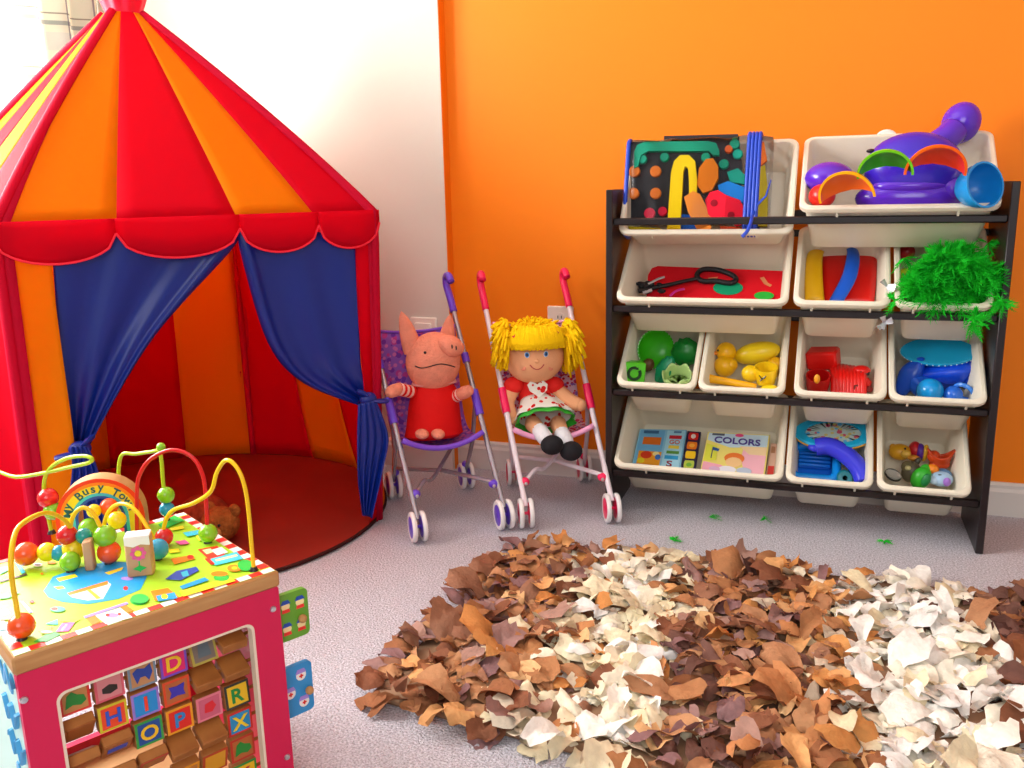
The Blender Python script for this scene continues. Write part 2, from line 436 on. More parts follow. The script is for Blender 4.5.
# ================================================================ circus tent
m_tred = mat('tent_red_nylon', '#f0062e', .6, .1, trans=.6, bump=.25, bscale=9)
m_tor = mat('tent_orange_nylon', '#ffa60a', .6, .1, trans=.6, bump=.25, bscale=9)
m_tblue = mat('tent_blue_satin', '#04268a', .36, .5, trans=.08, bump=.2, bscale=14)
m_tmat = mat('tent_floor_fabric', '#8e2a1e', .7, .2, var=.12, vscale=5)
m_hem = mat('tent_dark_hem', '#3a1614', .7, .2)
TC = V((-1.04, -.57, 0)); TRad = .5; ZE = .772
K = V((-1.09, -.57, 1.235))
def onc(px, py):
    # point on the near side of the tent circle seen at this pixel
    d = ray(px, py); d2 = V((d.x, d.y)); o = V((CAM.x-TC.x, CAM.y-TC.y)); a = d2.dot(d2); b = 2*o.dot(d2); c = o.dot(o)-TRad**2
    q = max(0, b*b-4*a*c); t = (-b-math.sqrt(q))/(2*a); p = CAM+d*t; return V((p.x, p.y, 0))
cA = V((-.512, -.462, 0)); cB = onc(-6, 240)
angA = math.atan2(cA.y-TC.y, cA.x-TC.x); angB = math.atan2(cB.y-TC.y, cB.x-TC.x)
cC = V((-1.60, -.80, 0)); angC = math.atan2(cC.y-TC.y, cC.x-TC.x); angD = math.radians(108)
cD = TC+V((math.cos(angD), math.sin(angD), 0))*TRad
CORN = [(cB, angB), (cA, angA), (cD, angD), (cC, angC+2*PI), (cB, angB+2*PI)]
def warp(f):
    B_ = [0, .28, .585, .805, 1]; i = min(int(f*4), 3); return B_[i]+(B_[i+1]-B_[i])*(f*4-i)
def foot(u):   # u in 0..16
    k = min(int(u//4) % 4, 3); f = (u % 16)/4-k
    if k == 0: f = warp(f)
    a = CORN[k][1]+(CORN[k+1][1]-CORN[k][1])*f
    rr = [min((CORN[q][0]-TC).length, .5 if q % 4 != 3 else 9) for q in (k, k+1)]; r = rr[0]+(rr[1]-rr[0])*f
    return TC+V((math.cos(a), math.sin(a), 0))*max(r, TRad)
def eave(u):
    k = int(u//4) % 4; f = (u % 16)/4-k
    if k == 0: f = warp(f)
    p = CORN[k][0].lerp(CORN[k+1][0], f)
    q = .012*math.exp(-(min(f, 1-f)*9)**2)      # soft corners
    return p.lerp(TC, q)+V((0, 0, ZE))
def wallp(u, h):
    g, e = foot(u), eave(u); t = h**.9
    p = g.lerp(V((e.x, e.y, 0)), t); p.z = ZE*h; return p
def roofp(u, s):
    e = eave(u); d = (e-K); d.z = 0; k = K+d.normalized()*.045
    c = e.lerp(k, .47)+V((0, 0, .012))+d.normalized()*.018
    # soft billow between the poles
    f = (u % 4)/4; bil = -.012*math.sin(PI*f)*math.sin(PI*s)
    return e*(1-s)**2+c*2*s*(1-s)+k*s*s+V((0, 0, bil))
tent = thing('play_tent', TC, 'striped red and orange circus play tent with blue tied-back door curtains', 'tent')
def inward(p, d): q = V((TC.x-p.x, TC.y-p.y, 0)).normalized(); return p+q*d
# floor mat
_ft = [foot(16*i/80) for i in range(80)]; mb = MB(); mb.prism([(q.x, q.y) for q in _ft], .008, TR((0, 0, .001))); mat_o = ob('floor_mat', mb, m_tmat, tent)
mb = MB(); mb.tube([q+V((0, 0, .006)) for q in _ft], .005, 6, closed=True); ob('hem', mb, m_hem, mat_o)
# walls: stripes 4..15 are whole, 0 and 3 flank the doorway
m2 = (m_tor, m_tred)
for i in range(16):
    mm = m2[i % 2]
    if i in (1, 2): continue
    if i == 0: u0, u1 = 0, .42
    elif i == 3: u0, u1 = 3.68, 4
    else: u0, u1 = i, i+1
    mb = MB()
    def wf(a, h):
        u = u0+(u1-u0)*a
        p = wallp(u, h) if i not in (0, 3) else wallp((u0+(u1-u0)*a), h)
        return inward(p, -.006*math.sin(7*u+5*h)*math.sin(PI*h)+.001)
    mb.grid(wf, 10, 14); ob('wall_panel', mb, mm, tent, solid=.0012, ang=0)
# roof panels
for i in range(16):
    mb = MB(); mb.grid(lambda a, s: roofp(i+a, s), 6, 16); ob('roof_panel', mb, m2[i % 2], tent, solid=.0012, ang=0)
# pole sleeves and pole trim at the four corners
for k in range(4):
    u = 4*k
    pts = [inward(wallp(u+.0001, h/10), -.002) for h in range(0, 10)]+[roofp(u+.0001, s/12) for s in range(0, 13)]
    mb = MB(); mb.tube(pts, .011, 8); ob('pole_sleeve', mb, mat('tent_trim_crimson', '#d40a35', .6, .12, trans=.3), tent, ang=0)
    mb = MB()
    def trim(a, t):
        du = (a-.5)*.27
        if t < .5: p = wallp((u+du) % 16, t*2)
        else: p = roofp((u+du*(1-(t-.5)*1.2)) % 16, (t-.5)*2)
        return inward(p, -.004)
    mb.grid(trim, 4, 26); ob('corner_trim', mb, mat('tent_trim_crimson', '#d40a35', .6, .12, trans=.3), tent, solid=.001, ang=0)
# scalloped valance
for i in range(16):
    mb = MB()
    def scal(a, v):
        p = eave(i+a); dep = .03+.055*math.sqrt(max(0, 1-(2*a-1)**2))
        q = inward(p, -.013-.007*math.sin(PI*min(1, v*1.1))*math.sin(PI*a)); q.z = ZE+.004-dep*v; return q
    mb.grid(scal, 12, 6); s = ob('valance_scallop', mb, m_tred, tent, solid=.0015, ang=0)
    mb = MB(); mb.tube([scal(a/14, 1) for a in range(15)], .0028, 6); ob('scallop_piping', mb, mat('tent_piping', '#ff1636', .45), s)
# collar at the top
mb = MB()
def coll(a, v):
    r = (.047, .040, .05, .058, .062, .05, .012)[int(round(v*6))]; z = (0, .02, .05, .08, .11, .135, .15)[int(round(v*6))]
    rr = r*(1+.10*math.sin(a*2*PI*9)*min(1, v*2)); return K+V((rr*math.cos(2*PI*a), rr*math.sin(2*PI*a), z-.015))
mb.grid(coll, 54, 6, cu=True); ob('top_collar', mb, mat('tent_collar', '#e80a40', .5, .4, trans=.3), tent, ang=0)
# door curtains on the plane between the two front poles
fn_ = V((cA.y-cB.y, -(cA.x-cB.x), 0)).normalized()
if fn_.dot(CAM-cA) < 0: fn_ = -fn_
def fp(px, py, off=-.012): return atP(px, py, cA+fn_*off, fn_)
def pw(pts, t):
    n = len(pts)-1; f = t*n; i = min(int(f), n-1); f -= i
    return (pts[i][0]+(pts[i+1][0]-pts[i][0])*f, pts[i][1]+(pts[i+1][1]-pts[i][1])*f)
def drape(name, left, right, pleats, amp, sgn, m, parent, off=-.012):
    mb = MB(); l2 = [(p[0], p[1], 0) for p in left]; r2 = [(p[0], p[1], 0) for p in right]
    l2 = spl(l2, 6); r2 = spl(r2, 6)
    def f(a, t):
        l = pw([(p.x, p.y) for p in l2], t); r = pw([(p.x, p.y) for p in r2], t)
        x, y = l[0]+(r[0]-l[0])*a, l[1]+(r[1]-l[1])*a
        aa = a if sgn > 0 else 1-a
        d = amp*(math.sin(aa*pleats*2*PI+2*t)*(.25+.75*t)*(1-.4*t)+.6*math.sin(aa*3+t*4))
        d += .016*math.exp(-((aa-.94)/.05)**2)*min(1, t*3)    # rolled inner edge
        return fp(x, y, off)+fn_*d
    mb.grid(f, 48, 26); return ob(name, mb, m, parent, solid=.0015, ang=0)
dl = drape('door_curtain', [(47, 236), (52, 258), (61, 370), (74, 443)], [(239, 232), (232, 250), (152, 340), (90, 443)], 2.6, .010, 1, m_tblue, tent)
dr = drape('door_curtain', [(237, 232), (243, 262), (268, 342), (302, 382), (358, 405)], [(356, 232), (356, 270), (358, 320), (360, 365), (368, 396)], 2.4, .009, -1, m_tblue, tent)
def knot(px, py, tailL, tailR, par, flip):
    c = fp(px, py, .034); mb = MB()
    mb.ell(c, (.022, .016, .017), frame((0, 0, 0), (cA-cB), fn_)); ob('tie_knot', mb, m_tblue, par)
    ex = (cA-cB).normalized()
    mb = MB()
    for sx, ez in ((-1*flip, -.01), (.6*flip, .025)):
        pts = [c, c+ex*(.02*sx)+V((0, 0, ez*.6))+fn_*.01, c+ex*(.048*sx)+V((0, 0, ez))+fn_*.006]
        mb.tube(spl(pts, 4), [.006, .008, .009, .009, .010, .011, .011, .010, .008], 8, flat=.5)
    ob('tie_end', mb, m_tblue, par)
    drape('curtain_tail', tailL, tailR, 4, .008, 1, m_tblue, par, .046)
knot(80, 449, [(70, 446), (72, 470), (66, 510), (64, 560)], [(88, 446), (98, 470), (108, 510), (112, 560)], dl, 1)
knot(368, 399, [(358, 404), (356, 440), (357, 480), (363, 516)], [(376, 400), (388, 436), (382, 468), (369, 516)], dr, -1)

# plush bear lying inside the tent
m_br = mat('brown_plush', '#a8612c', .95, .1, var=.3, vscale=60, bump=1.5, bscale=150)
bp = atZ(222, 541, .01)
bear = thing('plush_bear', (bp.x, bp.y, .009), 'small brown plush bear slumped on the tent floor behind the bead cube', 'plush toy')
c0 = V((bp.x, bp.y, .009))
def blob(name, c, r, m, par, M=None, sub=0):
    mb = MB(); mb.ell(c0+V(c), r, M); return ob(name, mb, m, par)
hd = blob('head', (0, 0, .045), (.047, .045, .042), m_br, bear)
blob('muzzle', (.012, -.04, .038), (.02, .014, .016), mat('tan_plush', '#c98a4e', .95, .1), hd)
blob('nose', (.014, -.052, .044), (.006, .004, .005), mat('plush_black', '#171213', .5), hd)
for s in (-1, 1): blob('ear', (.035*s, .012, .078), (.016, .009, .016), m_br, hd)
for s in (0, 1): blob('eye', (-.006+.034*s, -.039, .058), (.004, .003, .004), mat('plush_black', '#171213', .5), hd)
blob('body', (-.085, .05, .045), (.07, .055, .045), mat('rust_plush', '#9a3f24', .95, .1, var=.3, vscale=60), bear, rot('Z', -25))
for d in ((-.06, -.02, .02), (-.13, -.005, .02), (-.15, .08, .02), (-.08, .11, .02)): blob('paw', d, (.026, .024, .02), m_br, bear)

# ================================================================ wooden activity cube
CH = .345
q0 = atZ(13, 658, CH); q1 = atZ(277, 571, CH)
ax = (q1-q0).normalized(); CA = (q1-q0).length; CB = .297
bx = V((0, 0, 1)).cross(ax)
CM = frame((q0.x, q0.y, 0), ax, bx, (0, 0, 1)); CMi = CM.inverted()
def onfront(px, py): p = CMi @ atP(px, py, q0, bx); return p.x, p.z
cc = CM @ V((CA/2, CB/2, 0))
cube = thing('activity_cube', cc, 'wooden activity cube with pink sides and bead wires in the left foreground', 'activity toy')
m_pink = mat('cube_pink_paint', '#d8114f', .4, .4)
m_mdf = mat('light_wood', '#c99a63', .55, .3, col2='#b88450', vscale=14, aniso=(1, 1, 8), detail=5)
m_cream = mat('cube_cream_edge', '#efe0c8', .5, .3)
def panelring(M, w, h, t, ow, oh, ocx, ocy, rin, m, name, parent):
    n = 6; out = rrect(w, h, .003, n, w/2, h/2); inn = rrect(ow, oh, rin, n, ocx, ocy); k = len(out); mb = MB()
    vs = [(x, y, 0) for x, y in out]+[(x, y, 0) for x, y in inn]+[(x, y, t) for x, y in out]+[(x, y, t) for x, y in inn]
    fs = []
    for i in range(k):
        j = (i+1) % k
        fs += [(i, j, k+j, k+i), (2*k+i, 2*k+j, 3*k+j, 3*k+i), (i, j, 2*k+j, 2*k+i), (k+i, k+j, 3*k+j, 3*k+i)]
    mb.add(vs, fs, 0, M); return ob(name, mb, m, parent, ang=.5)
tl = onfront(55, 694); tr = onfront(254, 622); PH = CH-.021
wa0, wa1 = tl[0], tr[0]; wz1 = (tl[1]+tr[1])/2; wz0 = .045
# front (b = 0) and back panels, open in the middle
Fm = CM @ frame((0, .012, 0), (1, 0, 0), (0, 0, 1), (0, -1, 0))
pf = panelring(Fm, CA, PH, .012, wa1-wa0, wz1-wz0, (wa0+wa1)/2, (wz0+wz1)/2, .012, m_pink, 'front_panel', cube)
panelring(CM @ frame((0, .013, 0), (1, 0, 0), (0, 0, 1), (0, -1, 0)) @ TR((wa0-.001, wz0-.001, 0)), wa1-wa0+.002, wz1-wz0+.002, .0125, wa1-wa0-.007, wz1-wz0-.007, (wa1-wa0+.002)/2, (wz1-wz0+.002)/2, .010, m_cream, 'opening_lining', pf)
panelring(CM @ frame((0, CB, 0), (1, 0, 0), (0, 0, 1), (0, -1, 0)), CA, PH, .012, wa1-wa0, wz1-wz0, (wa0+wa1)/2, (wz0+wz1)/2, .012, m_pink, 'back_panel', cube)
mb = MB(); mb.box((CA/2, CB/2, .008), (CA-.002, CB-.026, .016), CM); ob('bottom_board', mb, m_mdf, cube)
mb = MB(); mb.box((CA-.006, CB/2, PH/2), (.012, CB-.0245, PH), CM, b=.001); ob('right_panel', mb, m_pink, cube)
mb = MB(); mb.box((.006, CB/2, PH/2), (.012, CB-.0245, PH), CM, b=.001)
lp = ob('left_panel', mb, mat('cube_print_mint', '#bfe6dc', .4), cube)
mb = MB()
for k in range(7):
    z0 = PH-.02-.043*k
    pts = [CM @ V((-.001, .012+.004*j, z0+.012*math.sin(j*.9+k))) for j in range(16)]
    mb.tube(pts, .0045, 5, flat=.3)
ob('swirl_print', mb, mat('cube_print_blue', '#4aa3d8', .4), lp)
for px, py in ((24, 700), (273, 609), (287, 757)):
    a, z = onfront(px, py); mb = MB(); mb.lathe([(0, .0025), (.0035, .002), (.0045, 0), (.0045, -.003)], 12, CM @ frame((a, 0, z), (1, 0, 0), (0, 0, 1), (0, -1, 0)))
    s = ob('screw', mb, mat('screw_steel', '#c9cdd2', .3, metal=.9), pf)
# top board and its printed map
mb = MB(); mb.box((CA/2, CB/2, CH-.0105), (CA+.004, CB+.004, .021), CM, b=.0025); top = ob('top_board', mb, m_mdf, cube)
mb = MB(); mb.box((CA/2, CB/2, CH+.0003), (CA-.004, CB-.004, .0006), CM); ob('map_ground', mb, mat('print_lime', '#aee32e', .35), top)
PC = {'red': '#ee2a1e', 'white': '#f6f3ee', 'blue': '#129fe6', 'yellow': '#fbe02a', 'green': '#27c04a', 'orange': '#fb8a18', 'purple': '#a78be0',
      'pink': '#f25aa0', 'cyan': '#3fc9e0', 'navy': '#1c4fb8', 'cream': '#fbe9a8', 'teal': '#4ac7a0', 'brown': '#a8743c', 'dark': '#4a3230'}
PM = {k: mat('print_'+k, v, .35) for k, v in PC.items()}; PK = list(PC); PL = [PM[k] for k in PK]
mb = MB()
n = 19; bw = .012
for i in range(n):
    for side in range(4):
        l = (CA-.004) if side < 2 else (CB-.004); a0 = .002+l*i/n; a1 = .002+l*(i+1)/n
        if side > 1 and i in (0, n-1): continue
        if side == 0: r = (a0, a1, .002, .002+bw)
        elif side == 1: r = (a0, a1, CB-.002-bw, CB-.002)
        elif side == 2: r = (.002, .002+bw, a0, a1)
        else: r = (CA-.002-bw, CA-.002, a0, a1)
        mb.prism([(r[0], r[2]), (r[1], r[2]), (r[1], r[3]), (r[0], r[3])], .0004, CM @ TR((0, 0, CH+.0006)), PK.index('red' if i % 2 else 'white'))
ob('check_border', mb, PL, top, smooth=False)
z1 = [0]
def decal(mb, pts, col, M2=(1/6.4, 0, 540)):
    s, ox, oy = M2; z1[0] += .00003
    P = [CMi @ atZ(ox+x*s, oy+y*s, CH) for x, y in pts]
    mb.prism([(p.x, p.y) for p in P], .0003, CM @ TR((0, 0, CH+.0008+z1[0])), PK.index(col))
def el(cx, cy, rx, ry, n=14): return [(cx+rx*math.cos(2*PI*i/n), cy+ry*math.sin(2*PI*i/n)) for i in range(n)]
mb = MB(); Z2 = (1/4.655, 110, 440)
decal(mb, [(280, 330), (340, 240), (480, 190), (700, 140), (850, 150), (940, 240), (900, 320), (760, 380), (560, 415), (400, 400), (310, 370)], 'blue')
decal(mb, [(440, 352), (690, 275), (712, 288), (660, 382), (560, 392), (460, 372)], 'white')
decal(mb, [(430, 345), (690, 266), (692, 290), (445, 360)], 'orange'); decal(mb, [(555, 325), (580, 322), (650, 378), (620, 384)], 'yellow')
for pts, c in (([(360, 250), (480, 222), (500, 240), (380, 272)], 'yellow'), ([(670, 215), (790, 178), (780, 198), (700, 228)], 'yellow'), ([(345, 305), (400, 300), (420, 315), (370, 322)], 'yellow'),
               (el(815, 252, 40, 12), 'purple'), (el(805, 314, 16, 13), 'red'), (el(890, 392, 58, 30), 'green'), ([(535, 495), (810, 403), (825, 414), (545, 508)], 'purple'),
               ([(610, 490), (770, 440), (850, 502), (680, 545)], 'white'), ([(556, 512), (610, 488), (645, 530), (590, 552)], 'orange'), ([(770, 436), (810, 425), (860, 460), (815, 472)], 'orange'),
               (el(720, 490, 40, 16), 'purple'), (el(690, 488, 14, 10), 'red'), (el(765, 482, 12, 9), 'red'), ([(355, 597), (398, 540), (485, 530), (440, 592)], 'pink'), ([(380, 592), (420, 545), (440, 542), (405, 592)], 'purple'),
               ([(290, 546), (370, 515), (372, 550)], 'cyan'), ([(245, 592), (340, 560), (332, 596)], 'orange'), ([(385, 530), (440, 510), (520, 515), (480, 535)], 'yellow'),
               ([(215, 662), (330, 590), (392, 612), (300, 658)], 'green'), ([(0, 432), (60, 422), (150, 490), (130, 512), (0, 522)], 'orange'), ([(0, 455), (50, 450), (70, 480), (0, 500)], 'white'),
               ([(130, 400), (150, 400), (212, 470), (190, 476)], 'purple'), ([(0, 350), (80, 335), (130, 345), (60, 380), (0, 388)], 'green'), (el(205, 402, 16, 10), 'red'),
               (el(370, 452, 50, 18), 'teal'), (el(350, 450, 22, 9), 'red'), ([(0, 270), (170, 222), (176, 230), (0, 280)], 'dark'), ([(95, 150), (120, 148), (165, 215), (140, 225)], 'cyan'),
               ([(0, 190), (50, 175), (60, 200), (0, 230)], 'teal'), ([(0, 545), (50, 540), (70, 580), (0, 590)], 'cyan'), (el(70, 548, 22, 12), 'yellow'), (el(243, 168, 30, 12), 'white'), (el(243, 168, 20, 7), 'dark'), (el(330, 152, 32, 10), 'orange'),
               (el(270, 225, 10, 6), 'orange'), (el(300, 600, 40, 10), 'cream')): decal(mb, pts, c)
for pts, c in (([(285, 560), (380, 543), (397, 560), (300, 586)], 'orange'), (el(375, 552, 16, 10), 'red'), ([(258, 655), (310, 618), (402, 597), (415, 615), (330, 660)], 'navy'), ([(330, 625), (360, 615), (370, 640), (340, 645)], 'cyan'),
               ([(410, 516), (500, 500), (535, 540), (470, 572)], 'red'), ([(470, 520), (520, 505), (550, 530), (500, 545)], 'white'), ([(430, 520), (470, 512), (480, 530), (450, 540)], 'cream'), ([(468, 562), (590, 528), (622, 560), (490, 592)], 'cyan'),
               ([(490, 565), (590, 540), (596, 548), (496, 573)], 'cream'), ([(440, 560), (462, 558), (490, 585), (470, 588)], 'red'), ([(325, 690), (440, 648), (462, 660), (338, 703)], 'blue'), ([(325, 712), (560, 648), (585, 664), (342, 738)], 'yellow'),
               ([(190, 712), (270, 698), (322, 740), (210, 757)], 'orange'), ([(215, 735), (300, 718), (315, 745), (225, 760)], 'blue'), (el(255, 738, 16, 12), 'yellow'), (el(140, 748, 42, 22), 'green'), (el(580, 605, 34, 16), 'orange'), (el(580, 605, 14, 7), 'yellow'),
               (el(632, 592, 38, 26), 'green'), (el(520, 650, 36, 16), 'green'), (el(510, 632, 40, 12), 'orange'), ([(225, 402), (300, 358), (350, 382), (250, 422)], 'green'), ([(300, 482), (350, 474), (372, 490), (330, 496)], 'pink'), ([(340, 440), (430, 425), (450, 440), (360, 458)], 'cyan'),
               ([(270, 520), (320, 515), (325, 530), (280, 535)], 'yellow'), ([(400, 455), (440, 448), (455, 470), (415, 478)], 'yellow'), ([(280, 420), (340, 408), (345, 420), (290, 430)], 'yellow')): decal(mb, pts, c, Z2)
ob('town_print', mb, PL, top, smooth=False)

# bead wires
WC = {'yellow': mat('wire_yellow', '#f4c60c', .3), 'red': mat('wire_red', '#d9121c', .3), 'green': mat('wire_lime', '#b6d21e', .3)}
BC = {k: mat('bead_'+k, v, .25, coat=.4) for k, v in {'orange': '#f4551a', 'yellow': '#f6d912', 'green': '#86c81e', 'red': '#e01a22', 'blue': '#23a3cf', 'teal': '#159a94'}.items()}
WP = {}
def wire(key, col, b0, b1, pts):
    p0, p1 = atZ(*b0, CH), atZ(*b1, CH); n = (p1-p0).cross(V((0, 0, 1))).normalized(); WP[key] = (p0, n)
    P = [p0]+[atP(x, y, p0, n) for x, y in pts]+[p1]
    mb = MB(); mb.tube(spl(P, 5), .0028, 8); w = ob('bead_wire', mb, WC[col], cube, ang=0)
    mb = MB()
    for p in (p0, p1): mb.lathe([(0, .006), (.004, .005), (.006, 0)], 10, TR(p+V((0, 0, .0008))))
    ob('wire_socket', mb, mat('socket_black', '#201a1a', .4), w)
def bead(key, x, y, r, col, sy=1):
    p = atP(x, y, *WP[key]); rr = r*(p-CAM).dot(_F)/FPX; mb = MB()
    p.z = max(p.z, CH+rr*sy+.0008)
    mb.ell(p, (rr, rr, rr*sy)); ob('bead', mb, BC[col], cube)
wire('w1', 'yellow', (22, 640), (71, 572), [(17, 610), (11, 569), (14, 537), (23, 523), (44, 513), (60, 517), (70, 528), (73, 548)])
wire('w2', 'yellow', (70, 566), (109, 564), [(70, 540), (72, 519), (81, 508), (92, 512), (101, 528), (108, 546)])
wire('w3', 'yellow', (104, 545), (158, 560), [(104, 526), (109, 511), (119, 504), (130, 506), (141, 517), (152, 536), (157, 548)])
wire('w4', 'yellow', (163, 546), (254, 571), [(164, 527), (172, 511), (194, 503), (211, 491), (217, 472), (227, 460), (239, 471), (247, 498), (252, 550)])
wire('w5', 'red', (208, 543), (137, 540), [(207, 520), (206, 500), (203, 476), (192, 457), (172, 450), (152, 458), (141, 472), (137, 490)])
wire('w6', 'green', (167, 522), (120, 516), [(165, 500), (163, 480), (160, 453), (150, 452), (135, 454), (123, 454), (119, 466), (119, 490)])
wire('w7', 'green', (52, 534), (-14, 520), [(47, 510), (44, 490), (46, 475), (54, 465), (68, 458), (84, 456), (92, 459), (88, 463), (70, 467), (44, 473), (16, 477), (-6, 472), (-14, 490)])
for a in (('w1', 22, 629, 13, 'orange'), ('w1', 74, 549, 11.5, 'yellow'), ('w1', 71, 567, 10, 'green'), ('w7', 48, 498, 10, 'red'), ('w7', 53, 511, 9, 'green'), ('w2', 26, 554, 12, 'orange'), ('w2', 47, 552, 9.5, 'yellow'), ('w2', 59, 553, 8, 'blue'),
          ('w2', 67, 535, 10, 'red'), ('w2', 84, 536, 8, 'teal'), ('w2', 109, 552, 11.5, 'orange'), ('w2', 105, 536, 11, 'green'), ('w3', 89, 528, 10, 'green'), ('w3', 158, 549, 10.5, 'blue'), ('w4', 164, 537, 9, 'red'),
          ('w5', 208, 533, 9.5, 'green'), ('w6', 166, 495, 8.5, 'green'), ('w6', 167, 509, 7.5, 'blue'), ('w6', 161, 447, 4.5, 'green'), ('w5', 109, 507, 9, 'orange'), ('w3', 94, 511, 7, 'yellow'), ('w3', 117, 520, 9, 'yellow')): bead(*a)

# rainbow arch with lettering
ang = math.radians(34); rx = V((math.cos(ang), math.sin(ang), 0)); ac = atZ(103, 535, CH+.0008)
AM = frame(ac, rx, (0, 0, 1))          # local x right, y up, z toward the viewer
leg = .026; RO = .0585
def archpoly(r0, r1, n=20):
    o = [(-r1, 0)]+[(r1*math.cos(PI-PI*i/n), leg+r1*math.sin(PI*i/n)) for i in range(n+1)]+[(r1, 0)]
    i_ = [(r0, 0)]+[(r0*math.cos(PI*i/n), leg+r0*math.sin(PI*i/n)) for i in range(n+1)]+[(-r0, 0)]
    return o, i_[::-1]
def archband(mb, r0, r1, z0, z1, mi=0):
    o, i_ = archpoly(r0, r1); k = len(o); vs = [(x, y, z) for z in (z0, z1) for P in (o, i_) for x, y in P]
    fs = []
    for a in range(k-1):
        fs += [(a, a+1, k+a+1, k+a), (2*k+a, 2*k+a+1, 3*k+a+1, 3*k+a), (a, a+1, 2*k+a+1, 2*k+a), (k+a, k+a+1, 3*k+a+1, 3*k+a)]
    fs += [(0, k, 3*k, 2*k), (k-1, 2*k-1, 4*k-1, 3*k-1)]
    mb.add(vs, fs, mi, AM)
mb = MB(); archband(mb, .029, RO, -.03, 0); arch = ob('rainbow_arch', mb, m_mdf, cube, ang=.5)
for r0, r1, c in ((.053, RO, 'red'), (.0485, .053, 'orange'), (.0375, .0485, 'yellow'), (.033, .0375, 'cyan'), (.029, .033, 'navy')):
    mb = MB(); archband(mb, r0, r1, 0, .0006); ob('rainbow_band', mb, PM[c] if c != 'red' else mat('arch_red', '#f03a18', .35), arch, ang=.5)
mb = MB(); s_ = 'My Busy Town'; tot = 150
for i, ch in enumerate(s_):
    if ch == ' ': continue
    th = math.radians(90+tot/2-tot*i/(len(s_)-1)); r = .0428
    text(mb, ch, .0165, AM @ TR((r*math.cos(th), leg+r*math.sin(th), .0008)) @ rot('Z', math.degrees(th)-90))
ob('arch_lettering', mb, mat('letter_teal', '#12606e', .4), arch, smooth=False)
# little painted blocks
fbp = atZ(141, 577, CH+.0008); BM = frame(fbp, rx, (0, 0, 1))
mb = MB(); mb.box((0, .026, -.011), (.031, .052, .022), BM, b=.002); fb = ob('flower_block', mb, mat('block_wood', '#d9ab80', .55, col2='#c28b5c', vscale=18), cube)
mb = MB()
for i in range(8): mb.prism(circ(.0028, 8, .0072*math.cos(i*PI/4), .032+.0072*math.sin(i*PI/4)), .0006, BM @ TR((0, 0, .0002)), PK.index('pink'))
mb.prism(circ(.004, 10, 0, .032), .0007, BM, PK.index('yellow')); mb.box((0, .016, .0003), (.0016, .018, .0006), BM, mi=PK.index('green'))
mb.prism([(-.008, .012), (0, .008), (.008, .012), (0, .016)], .0007, BM, PK.index('green'))
ob('flower_print', mb, PL, fb, smooth=False)
mb = MB(); mb.box((0, .0535, -.011), (.0305, .003, .0215), BM, b=.001); mb.prism([(-.015, .053), (-.015, .044), (-.005, .041), (.004, .044), (.015, .042), (.015, .053)], .0006, BM)
ob('white_cap_paint', mb, PM['white'], fb, smooth=False)
gp = atZ(90, 571, CH+.0008); mb = MB(); mb.box((0, .02, -.008), (.011, .04, .018), frame(gp, rx, (0, 0, 1)), b=.0015); ob('plain_block', mb, mat('block_wood', '#d9ab80'), cube)

# alphabet tiles on rods inside the open front
cw = (wa1-wa0-.008)/6; rh = .0385; ts = .0335
m_tile = mat('tile_wood', '#b9793c', .5, .3, col2='#9c5f2c', vscale=25)
G = {0: [('#e02a1a', '#c98a4a', '*g', 0), ('#d85a6a', '#d9868a', '*b', 0), ('#7a8fa0', '#c08a5a', '*n', 0), ('#7a4ac0', '#e0186a', 'D#f6c81a', 0), ('#b0a040', '#7a6a60', '*k', -20), ('', '', '', -72)],
     1: [('', '#a8602c', '', 38), ('#d6c520', '#f04a1e', 'H#2f56c8', 0), ('#9a7ad0', '#1f8fd8', 'I#f0401e', 0), ('#e0481a', '#b9642e', '*p', 0), ('', '', '', -70), ('', '', '', -65)],
     2: [('', '', '', 62), ('', '#b06a34', '*u', 40), ('#38a040', '#1c4c9c', 'O#f2c414', 0), ('#f0a018', '#e02414', 'P#2a84c8', 0), ('#e88090', '#d0607a', '*r', 0), ('#30302a', '#f0bf14', 'R#128a3c', -6)],
     3: [('', '', '', 60), ('', '', '', 55), ('#c03030', '#b06a34', '', 45), ('', '', '', -62), ('', '', '', -62), ('#d0281c', '#1f8fc8', 'X#f4d022', 0)],
     4: [('', '', '', 50), ('#2f8f3a', '#e0a020', 'S#c02a3a', 0), ('', '', '', 60), ('#f0a018', '#c88038', '', 20), ('#c0401c', '#e0a020', '', 15), ('#c0301c', '#b8652c', '*g', 0)],
     5: [('#c03a1c', '#e0a020', 'T#2a4ac0', 0), ('', '', '', 50), ('#1f8fc8', '#e0401c', 'E#f4d022', 0), ('', '', '', -50), ('', '', '', 60), ('#2f8f3a', '#f0bf14', 'K#c02a3a', 0)],
     6: [('', '', '', 50), ('#1f8fc8', '#c08a5a', '*n', 0), ('', '', '', -60), ('#38a040', '#d0607a', 'A#f4d022', 0), ('', '', '', 40), ('', '', '', -55)]}
